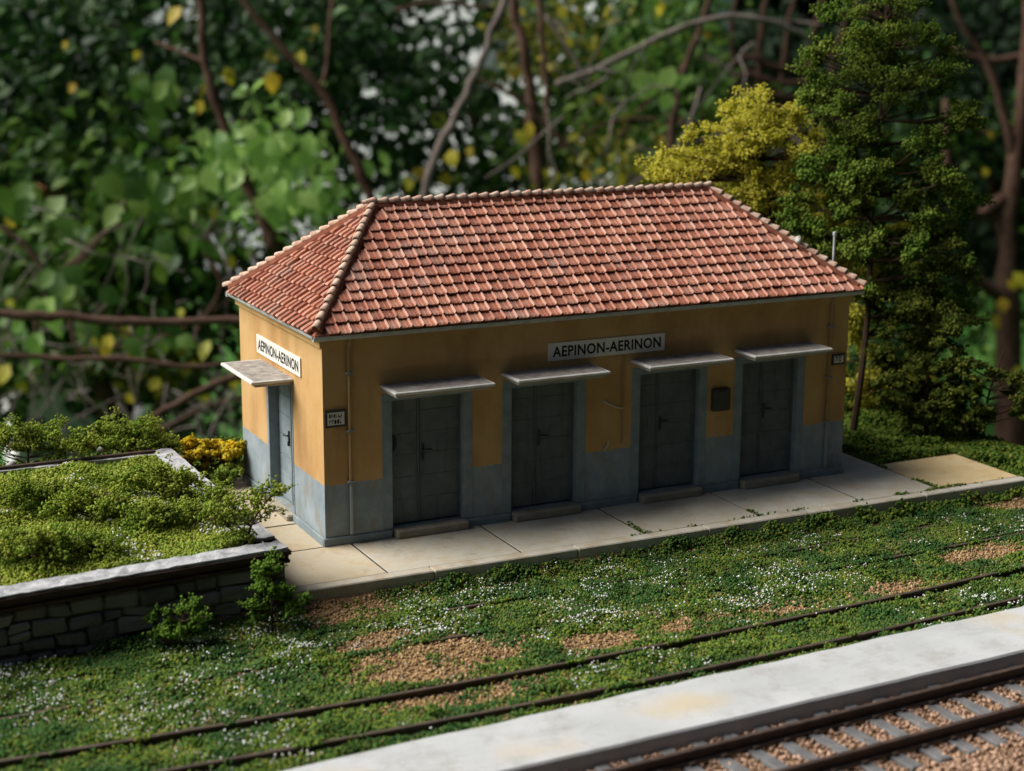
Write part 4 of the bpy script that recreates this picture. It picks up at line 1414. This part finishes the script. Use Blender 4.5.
model_plant('olive_bush', bG2, [(222, 478), (220, 470)], [(205, 474, 18, 7, 7), (228, 474, 16, 8, 7)], depth_of(bG2), 30, F['moss'],
            'low olive bush under the golden one beside the pavement', 'shrub', None, (.03, .05), (.03, .012), .11, .4, 4)
for (px_, py_, s_, lb) in ((75, 452, .11, 'larger white pebble behind the bed'), (12, 464, .09, 'white pebble behind the bed at the left edge'), (100, 450, .08, 'small pale pebble right of the larger pebble')):
    b_ = on_plane(px_, py_, 1, 5.75)
    z0 = float(gheight(b_[0], b_[1]))
    o = np_mesh('pebble', *crumbs([(b_[0], b_[1], b_[2])], [s_], ICO_V, ICO_T, .15), M['pebble'])
    tag(o, lb, 'pebble', 'pebbles behind the bed')

# ================================================================== the garden behind
LEAFME = {}


def leaf_mesh(kind, mat):
    if kind in LEAFME: return LEAFME[kind]
    V = [(v[0] * 1.45, v[1], v[2] * 1.3) for v in LEAF_V]
    me = bpy.data.meshes.new('leaf'); me.from_pydata(V, [], [tuple(t) for t in LEAF_T])
    me.polygons.foreach_set('use_smooth', [True] * 8); me.materials.append(mat); me.update()
    LEAFME[kind] = me
    return me


def one_leaf(parent, px_, py_, dep, lpx, ang, kind, mat, tilt=None):
    """a single leaf about lpx pixels long, hanging at angle ang, its face turned roughly to the viewer"""
    ln = lpx / FPX * dep
    ca, sa = math.cos(ang), math.sin(ang)
    d_ = RT * ca + UP * sa + FW * random.uniform(-.35, .35)
    d_ /= np.linalg.norm(d_)
    n_ = -FW + np.array([0, 0, random.uniform(.1, .9)]) + RT * random.uniform(-.6, .5)
    n_ = n_ - d_ * (n_ @ d_); n_ /= np.linalg.norm(n_)
    x_ = np.cross(d_, n_)
    c_ = at(px_, py_, dep) - d_ * ln * .5 - np.array(origin(parent))
    o = bpy.data.objects.new('leaf', leaf_mesh(kind, mat)); COL.objects.link(o); o.parent = parent
    wv = random.uniform(.8, 1.15)
    o.matrix_local = Matrix(((x_[0] * ln * wv, d_[0] * ln, n_[0] * ln, c_[0]), (x_[1] * ln * wv, d_[1] * ln, n_[1] * ln, c_[1]), (x_[2] * ln * wv, d_[2] * ln, n_[2] * ln, c_[2]), (0, 0, 0, 1)))


GAPS = [(45, 402, 20), (68, 424, 17), (140, 412, 13), (36, 190, 9), (50, 190, 9), (64, 190, 9), (470, 55, 7), (493, 60, 8), (503, 92, 9), (537, 82, 7), (363, 85, 6), (372, 90, 5), (150, 15, 5), (192, 6, 8), (232, 22, 5), (280, 20, 6), (548, 98, 5), (485, 47, 5), (515, 100, 7), (498, 40, 5), (220, 60, 4), (160, 12, 4)]   # open spots in the foliage


def garden_plant(name, label, foot, stems, masses, singles=(), cat='shrub', group='garden shrubs behind the layout', barks=('bark',), twigs=()):
    """foot: (px, depth) of the plant on the garden ground; stems: list of [(px, py, depth, width_px)...];
    masses: (px, py, rx, ry, depth0, depth1, count, leaf_px, material)"""
    f_ = at(foot[0], 385, foot[1]); f_[2] = GZ
    e = empty(name, f_, label, cat, group)
    tb = MB()
    for si, st in enumerate(stems):
        P = [at(a_, b_, c_) for a_, b_, c_, w_ in st]
        R_ = [w_ / FPX * c_ / 2 for a_, b_, c_, w_ in st]
        if si == 0 or st[0][3] > 900:
            pass
        SP = spline(P, 5)
        SP = [SP[0]] + [q_ + RNG.normal(0, .28, 3) * min(R_) for q_ in SP[1:-1]] + [SP[-1]]
        RR = RNG.uniform(.86, 1.14, len(SP)) * np.interp(np.linspace(0, len(P) - 1, len(SP)), np.arange(len(P)), R_)
        tb2 = MB(); tb2.tube(SP, list(RR), 8)
        tb2.build('branch', M[barks[si % len(barks)]], e, True)
    # main trunk from the foot to the middle of the foliage
    if masses:
        m0 = masses[0]
        top = at(m0[0], m0[1], (m0[4] + m0[5]) / 2)
        mid_ = (f_ + top) / 2 + np.array([2.0, 1.0, 3.0])
        SP = spline([f_ - np.array([0, 0, .4]), mid_, top], 6)
        MB().tube(SP, list(np.linspace(1.3, .35, len(SP))), 8).build('trunk', M['bark'], e, True)
    if twigs:
        tm = MB()
        rr = random.Random(len(label))
        for (tx0, tx1, ty0, ty1, dep_, cnt_) in twigs:
            for _ in range(cnt_):
                a_ = rr.uniform(0, math.pi); ln_ = rr.uniform(40, 110)
                x0_, y0_, d0_ = rr.uniform(tx0, tx1), rr.uniform(ty0, ty1), dep_ + rr.uniform(-6, 10)
                pts = [at(x0_ + math.cos(a_) * ln_ * q + rr.uniform(-6, 6), y0_ + math.sin(a_) * ln_ * q + rr.uniform(-6, 6), d0_ + rr.uniform(-1, 1)) for q in (0, .33, .66, 1)]
                w_ = rr.uniform(1.2, 3.2) / FPX * d0_ / 2
                tm.tube(spline(pts, 3), list(np.linspace(w_, w_ * .5, 10)), 5)
        tag(tm.build('twigs', M['barkgrey'], e, True), kind='stuff')
    by_mat = {}
    for (mx, my, rx, ry, z0, z1, cnt, lpx, fm) in masses:
        cnt = int(cnt * 1.7); lpx = lpx * .76
        nc = max(1, cnt // 12)
        a_ = RNG.uniform(0, 2 * math.pi, nc); r_ = np.sqrt(RNG.random(nc))
        cx_ = mx + np.cos(a_) * r_ * rx; cy_ = my + np.sin(a_) * r_ * ry; cd_ = RNG.uniform(z0, z1, nc)
        idx = RNG.integers(0, nc, cnt)
        px_ = cx_[idx] + RNG.normal(0, lpx * 1.3, cnt); py_ = cy_[idx] + RNG.normal(0, lpx * 1.05, cnt); dd = cd_[idx] + RNG.normal(0, 1.8, cnt)
        kg = np.ones(len(px_), bool)
        for (gx_, gy_, gr_) in GAPS:
            kg &= (px_ - gx_) ** 2 + (py_ - gy_) ** 2 > (gr_ * .8 + lpx * .22) ** 2
        px_, py_, dd = px_[kg], py_[kg], dd[kg]
        Pw = CAM + (FW[None] + RT[None] * ((px_ - 512) / FPX)[:, None] - UP[None] * ((py_ - 385.5) / FPX)[:, None]) * dd[:, None]
        Pw = Pw[Pw[:, 2] > GZ + .5]; dd = dd[:len(Pw)]
        by_mat.setdefault(fm, []).append(leaves(Pw, lpx / FPX * dd * RNG.uniform(.6, 1.25, len(Pw)), .45, -FW * .5))
    for fm, L in by_mat.items():
        tag(np_mesh('foliage', *cat_mesh(L), F[fm], e, True), kind='stuff')
    for (sx_, sy_, sd_, sl_, sa_, sk_) in singles:
        one_leaf(e, sx_, sy_, sd_, sl_, sa_, sk_, F[sk_])
    return e


def ring_leaves(cx_, cy_, n, r_px, dep, lpx, kind):
    return [(cx_ + random.gauss(0, r_px), cy_ + random.gauss(0, r_px * .8), dep + random.uniform(-5, 5), lpx * random.uniform(.65, 1.1), random.uniform(-2.6, -.4), kind) for _ in range(n)]


def yl(L, dep):
    return [(a_, b_, dep + 10 + random.uniform(-8, 12), l_ * .88, random.uniform(-2.4, -.7), 'leafyellow') for a_, b_, l_ in L]


# left: big dark evergreen with the two crossing stems
garden_plant('dark_evergreen', 'large dark glossy-leaved evergreen filling the upper left behind the bed', (120, 150),
             [[(275, 250, 112, 14), (255, 200, 112, 12), (225, 130, 112, 10), (205, 60, 112, 9), (198, -40, 112, 8)],
              [(372, 200, 115, 11), (350, 150, 115, 10), (322, 92, 115, 8), (280, 45, 115, 7), (230, -15, 115, 6)],
              [(205, 62, 113, 5), (180, 52, 114, 4), (155, 42, 115, 3)],
              [(322, 92, 115, 5), (328, 50, 116, 4), (333, -10, 117, 4)]],
             [(60, 90, 210, 160, 125, 160, 2800, 23, 'leafdark'), (190, 60, 190, 130, 122, 155, 1250, 22, 'leafdark'), (330, 90, 110, 120, 125, 165, 1000, 23, 'leafdark'),
              (120, 30, 230, 90, 140, 175, 900, 22, 'leafmid'), (60, 190, 150, 70, 120, 150, 900, 26, 'leafmid'), (-120, 120, 120, 220, 125, 160, 1200, 28, 'leafdark'), (-330, 160, 160, 260, 125, 165, 1500, 32, 'leafdark'), (120, -90, 320, 70, 130, 170, 1300, 27, 'leafdark')],
             yl([(174, 15, 26), (313, 33, 22), (272, 58, 24), (272, 82, 26), (300, 60, 24), (229, 76, 22), (203, 85, 24), (200, 107, 18), (72, 88, 14), (137, 55, 13), (65, 45, 12)], 110))
# bright young leaves left of the ridge
garden_plant('young_tree', 'light green young leaf cluster hanging left of the roof ridge', (280, 125),
             [[(300, 240, 120, 6), (270, 190, 117, 5), (255, 150, 115, 4), (240, 120, 114, 3)]],
             [(265, 165, 55, 45, 112, 124, 150, 26, 'leafbright'), (300, 200, 40, 36, 112, 122, 90, 26, 'leafbright'), (170, 195, 55, 26, 112, 122, 90, 28, 'leafmid')],
             ring_leaves(270, 150, 22, 24, 108, 30, 'leafbright') + ring_leaves(295, 190, 16, 18, 108, 28, 'leafbright') + ring_leaves(218, 160, 12, 18, 109, 30, 'leafbright') +
             ring_leaves(150, 95, 10, 16, 112, 28, 'leafmid') + ring_leaves(125, 195, 12, 18, 110, 32, 'leafmid') + ring_leaves(165, 190, 8, 12, 110, 30, 'leafmid'))
# middle: grey leaning stem and dark trunk
garden_plant('bare_stemmed_tree', 'tree with pale leaning stem and dark trunk above the ridge middle', (530, 150),
             [[(420, 215, 118, 11), (432, 170, 118, 10), (465, 95, 118, 9), (492, 35, 118, 8), (512, -30, 118, 8)],
              [(540, 220, 122, 15), (536, 150, 122, 14), (528, 80, 122, 12), (516, 20, 122, 10), (508, -40, 122, 9)],
              [(556, 85, 119, 7), (600, 68, 119, 7), (650, 42, 119, 6), (700, 22, 119, 6), (750, 17, 119, 6), (800, 34, 120, 5), (830, 60, 121, 4)],
              [(546, 130, 121, 7), (547, 80, 121, 6), (540, 20, 121, 6), (536, -30, 121, 5)],
              [(545, 15, 121, 5), (575, 60, 121, 5), (590, 85, 121, 4)],
              [(395, 10, 118, 4), (430, 3, 118, 4), (490, 8, 118, 4)],
              [(470, 75, 120, 4), (520, 100, 120, 4), (560, 140, 120, 4), (600, 175, 120, 3)]],
             [(470, 110, 110, 90, 135, 170, 520, 22, 'leafdark'), (600, 60, 110, 80, 135, 175, 900, 24, 'leafmid'), (600, 150, 110, 50, 128, 160, 560, 22, 'leafmid'), (420, 30, 90, 70, 135, 170, 430, 22, 'leafdark'),
              (530, -80, 220, 60, 130, 170, 700, 26, 'leafdark'), (500, 240, 200, 60, 130, 165, 600, 26, 'leafdark'), (690, 170, 70, 50, 125, 150, 180, 20, 'leafolive')],
             yl([(440, 122, 26), (452, 158, 22), (470, 152, 16), (420, 175, 22), (410, 182, 22), (513, 70, 22), (522, 138, 24), (530, 130, 20), (515, 172, 16), (445, 180, 18)], 114),
             barks=('barkgrey', 'bark', 'barkgrey', 'bark', 'barkgrey', 'bark', 'bark'))
garden_plant('autumn_shrub', 'thin shrub with scattered yellow leaves above the right of the ridge', (660, 140),
             [[(668, 200, 120, 9), (672, 130, 120, 8), (685, 70, 120, 7), (706, 10, 120, 6), (712, -40, 120, 5)],
              [(560, 150, 121, 4), (610, 122, 121, 4), (660, 120, 121, 4), (720, 125, 121, 3)],
              [(690, 60, 122, 4), (650, 100, 122, 4), (600, 160, 122, 3)]],
             [(640, 100, 80, 70, 122, 145, 330, 22, 'leafmid'), (640, 40, 70, 50, 122, 150, 300, 22, 'leafmid'), (620, 165, 80, 30, 118, 135, 180, 18, 'leafolive'), (560, 30, 60, 40, 125, 150, 180, 20, 'leafolive')],
             yl([(660, 8, 18), (655, 20, 16), (662, 30, 18), (652, 42, 14), (600, 145, 20), (592, 140, 18), (612, 110, 16), (625, 118, 16), (571, 28, 16), (569, 42, 14), (673, 60, 20), (705, 35, 14), (640, 170, 16), (620, 180, 18), (563, 12, 16), (600, 100, 16), (660, 140, 14), (586, 176, 16)], 116) +
             ring_leaves(650, 80, 8, 16, 117, 26, 'leafbright'), twigs=[(540, 800, 0, 190, 116, 34)])
# right: dead wood, dark trunk and branch
garden_plant('dead_brushwood', 'dark tangle of dead brown branches behind the yellow tree', (760, 170),
             [[(690, 110 + 12 * i + random.uniform(-8, 8), 150 + 3 * i, 8), (740, 60 + 16 * i, 150 + 3 * i, 8), (790, 70 + 14 * i, 150 + 3 * i, 7), (860, 50 + 26 * i, 152 + 3 * i, 6)] for i in range(6)] +
             [[(700 + 26 * i, 200, 156, 9), (715 + 22 * i, 110, 156, 7), (705 + 28 * i, 20, 156, 6), (720 + 30 * i, -40, 156, 5)] for i in range(6)],
             [(770, 100, 90, 90, 175, 195, 700, 24, 'wood'), (800, 200, 100, 80, 165, 190, 420, 24, 'leafdark')])
garden_plant('dark_trunk_tree', 'dark-trunked tree with a low side branch at the right edge', (1016, 175),
             [[(1016, 560, 172, 26), (1014, 400, 172, 22), (1008, 250, 172, 19), (1020, 130, 172, 15), (1032, 0, 172, 12), (1040, -60, 172, 10)],
              [(1006, 300, 170, 14), (975, 280, 169, 13), (935, 262, 168, 12), (905, 270, 168, 9), (870, 250, 168, 6)],
              [(1015, 160, 172, 9), (990, 70, 171, 7), (960, 20, 170, 5), (945, -30, 170, 4)],
              [(1004, 200, 172, 16), (975, 215, 171, 12), (950, 190, 170, 9), (945, 100, 170, 7)],
              [(1070, 40, 176, 10), (1000, 60, 176, 7), (950, 50, 176, 5)]],
             [(980, 90, 100, 90, 180, 215, 900, 24, 'wood'), (940, 160, 90, 80, 185, 215, 500, 22, 'leafdark'), (990, 150, 70, 60, 178, 200, 130, 20, 'leafmid'), (960, 230, 80, 30, 200, 225, 260, 22, 'wood'), (1090, 120, 70, 140, 180, 215, 500, 26, 'leafdark'), (1230, 160, 110, 220, 180, 215, 700, 30, 'leafdark'), (1000, 340, 40, 50, 190, 230, 60, 22, 'leafmid'), (970, 250, 60, 30, 180, 210, 120, 22, 'wood'), (1010, 400, 40, 30, 180, 210, 60, 22, 'leafdark'), (975, 330, 30, 60, 230, 260, 70, 18, 'leafmid'), (890, 350, 50, 70, 190, 225, 420, 20, 'leafdark'), (930, 300, 50, 40, 190, 225, 220, 20, 'leafdark'), (900, 400, 60, 40, 185, 215, 180, 20, 'leafolive'), (950, -80, 160, 60, 180, 215, 600, 26, 'leafdark')],
             yl([(1020, 280, 24), (1012, 285, 16), (1003, 305, 18), (997, 322, 20), (1018, 372, 16), (990, 135, 12), (985, 172, 12)], 150))
# lower left: bramble with the long horizontal branches
garden_plant('bramble', 'bramble with long horizontal branches left of the station', (110, 125),
             [[(-420, 318, 82, 8), (-250, 306, 82, 9), (-90, 312, 82, 9), (0, 315, 82, 9), (60, 317, 82, 10), (120, 321, 82, 9), (180, 322, 82, 9), (245, 320, 82, 8), (330, 322, 82, 7)],
              [(-400, 340, 84, 4), (-240, 356, 84, 5), (-80, 352, 84, 5), (0, 356, 84, 5), (70, 358, 84, 5), (130, 360, 84, 6), (190, 366, 84, 5), (260, 362, 84, 5)],
              [(270, 365, 90, 8), (215, 385, 90, 8), (180, 402, 90, 7), (140, 425, 90, 6), (90, 460, 90, 5)],
              [(0, 228, 112, 5), (25, 245, 112, 6), (50, 278, 112, 5), (85, 305, 112, 4)],
              [(130, 195, 113, 5), (95, 245, 113, 5), (60, 278, 113, 4), (40, 290, 113, 3)],
              [(165, 190, 114, 6), (110, 230, 114, 5), (70, 265, 114, 5), (45, 290, 114, 4)],
              [(215, 220, 112, 4), (205, 250, 112, 5), (222, 285, 112, 5), (200, 325, 112, 4), (190, 350, 112, 4)],
              [(160, 345, 111, 4), (120, 330, 111, 4), (95, 305, 111, 3)],
              [(36, 318, 107, 5), (38, 345, 107, 4), (45, 365, 107, 3)],
              [(70, 320, 107, 4), (78, 350, 107, 4), (90, 370, 107, 3)],
              [(230, 300, 112, 4), (180, 330, 113, 4), (130, 345, 113, 3), (80, 350, 113, 3)],
              [(250, 395, 112, 5), (200, 410, 112, 5), (150, 436, 112, 4)]],
             [(60, 260, 130, 60, 118, 150, 700, 24, 'leafmid'), (180, 270, 110, 60, 125, 160, 560, 22, 'leafdark'), (50, 340, 100, 40, 116, 140, 240, 22, 'leafmid'), (150, 345, 100, 36, 122, 150, 220, 20, 'leafolive'),
              (110, 385, 130, 30, 130, 170, 360, 20, 'leafdark'), (60, 385, 110, 30, 150, 190, 420, 16, 'dry'), (190, 400, 80, 34, 140, 180, 420, 14, 'dry'), (-80, 330, 80, 120, 115, 150, 500, 24, 'leafmid'), (130, 460, 160, 40, 150, 190, 420, 18, 'leafdark'), (60, 300, 110, 50, 130, 160, 380, 22, 'leafdark')],
             yl([(126, 331, 18), (108, 343, 22), (106, 352, 18), (129, 352, 22), (95, 342, 14), (205, 350, 26), (181, 313, 13), (4, 374, 26), (35, 376, 20), (22, 386, 18), (155, 384, 18), (130, 398, 16), (205, 401, 16), (231, 262, 18), (234, 383, 16), (214, 214, 16), (200, 212, 14), (10, 303, 12), (190, 395, 12), (10, 222, 16)], 103) +
             ring_leaves(45, 335, 12, 18, 104, 26, 'leafbright') + ring_leaves(155, 350, 8, 14, 106, 26, 'leafmid') + ring_leaves(70, 290, 8, 20, 106, 30, 'leafmid') + ring_leaves(40, 210, 9, 20, 108, 34, 'leafmid') + ring_leaves(160, 255, 8, 24, 108, 26, 'leafmid'), twigs=[(0, 240, 210, 420, 104, 46), (0, 240, 330, 430, 108, 30)])
# pale rocks under the bramble
for (px_, py_, r_, lab) in ((45, 402, 18, 'largest pale rock above the left-hand mossy shrub'), (68, 424, 15, 'pale rock between the two shrubs behind the bed'), (140, 414, 11, 'small pale rock beside the tall tip of the back shrub')):
    c_ = on_plane(px_, py_ + r_ * .6, 2, GZ)
    rad = r_ / FPX * depth_of(c_)
    e = np_mesh('garden_rock', *crumbs([c_ + np.array([0, 0, rad * .6])], [rad], ICO_V, ICO_T, .22), M['rock'])
    tag(e, lab, 'rock', 'pale rocks in the bramble')
# whitewashed house glimpsed through the leaves
hc = at(360, 40, 300)
he = empty('white_house', (hc[0], hc[1], GZ), 'whitewashed house glimpsed in bright spots between the leaves', 'house')
hu = Vector((.58, -.81, 0)).normalized(); hn = Vector((-.81, -.58, 0)).normalized()


def hbox(name, u0, u1, n0, n1, z0, z1, mat, parent):
    V = []
    for z_ in (z0, z1):
        for a_, b_ in ((u0, n0), (u1, n0), (u1, n1), (u0, n1)):
            p = Vector((hc[0], hc[1], 0)) + hu * a_ - hn * b_
            V.append((p.x, p.y, z_))
    return MB().add(V, [(0, 3, 2, 1), (4, 5, 6, 7), (0, 1, 5, 4), (1, 2, 6, 5), (2, 3, 7, 6), (3, 0, 4, 7)]).build(name, mat, parent)


hbox('wall', -52, 52, 0, 50, GZ - .5, 34, M['house'], he)
rf = hbox('roof', -55, 55, -3, 53, 34.01, 36, M['pot'], he)
for a_ in (-30, 0, 30):
    wi = hbox('window', a_ - 5, a_ + 5, -.4, -.01, 0, 16, M['bluegrey'], he)
    hbox('shutter', a_ - 4.6, a_ - .3, -.8, -.41, .5, 15.5, M['door'], wi)
    hbox('shutter', a_ + .3, a_ + 4.6, -.8, -.41, .5, 15.5, M['door'], wi)
# terracotta-coloured low roof glimpsed at the left
g_ = at(50, 192, 175)
sh = empty('garden_shed', (g_[0], g_[1], GZ), 'low shed with rusty red roof edge among the leaves at left', 'shed')
MB().box(g_[0] - 5, g_[0] + 5, g_[1], g_[1] + 8, GZ - .3, g_[2] - 1.0).build('wall', M['house'], sh)
MB().box(g_[0] - 5.6, g_[0] + 5.6, g_[1] - .8, g_[1] + 8.6, g_[2] - .99, g_[2] + .5).build('roof', M['pot'], sh)

# far wood in view, plus unseen right and rear trees added to block light
def wood(n, az0, az1, r0, r1, ztop, size):
    az = RNG.uniform(az0, az1, n); r_ = RNG.uniform(r0, r1, n)
    x_, y_ = CAM[0] + np.sin(az) * r_, CAM[1] + np.cos(az) * r_
    t_ = ztop * (.75 + .5 * vnoise(az * 60, az * 0, 7.0))
    z_ = GZ + (t_ - GZ) * RNG.random(n) ** .8
    return leaves(np.stack([x_, y_, z_], -1), size * RNG.uniform(.6, 1.3, n), .3)


R_ = math.radians
wd = [wood(16000, R_(0), R_(56), 340, 400, 60, 6.0), wood(11000, R_(56), R_(125), 190, 240, 120, 10.0), wood(17000, R_(125), R_(228), 110, 160, 200, 11.0)]
tag(np_mesh('far_wood_and_blockers', *cat_mesh(wd), F['wood'], None, True), 'dark distant wood, with unseen light-blocking trees added beside and behind the camera', 'wood', kind='stuff')
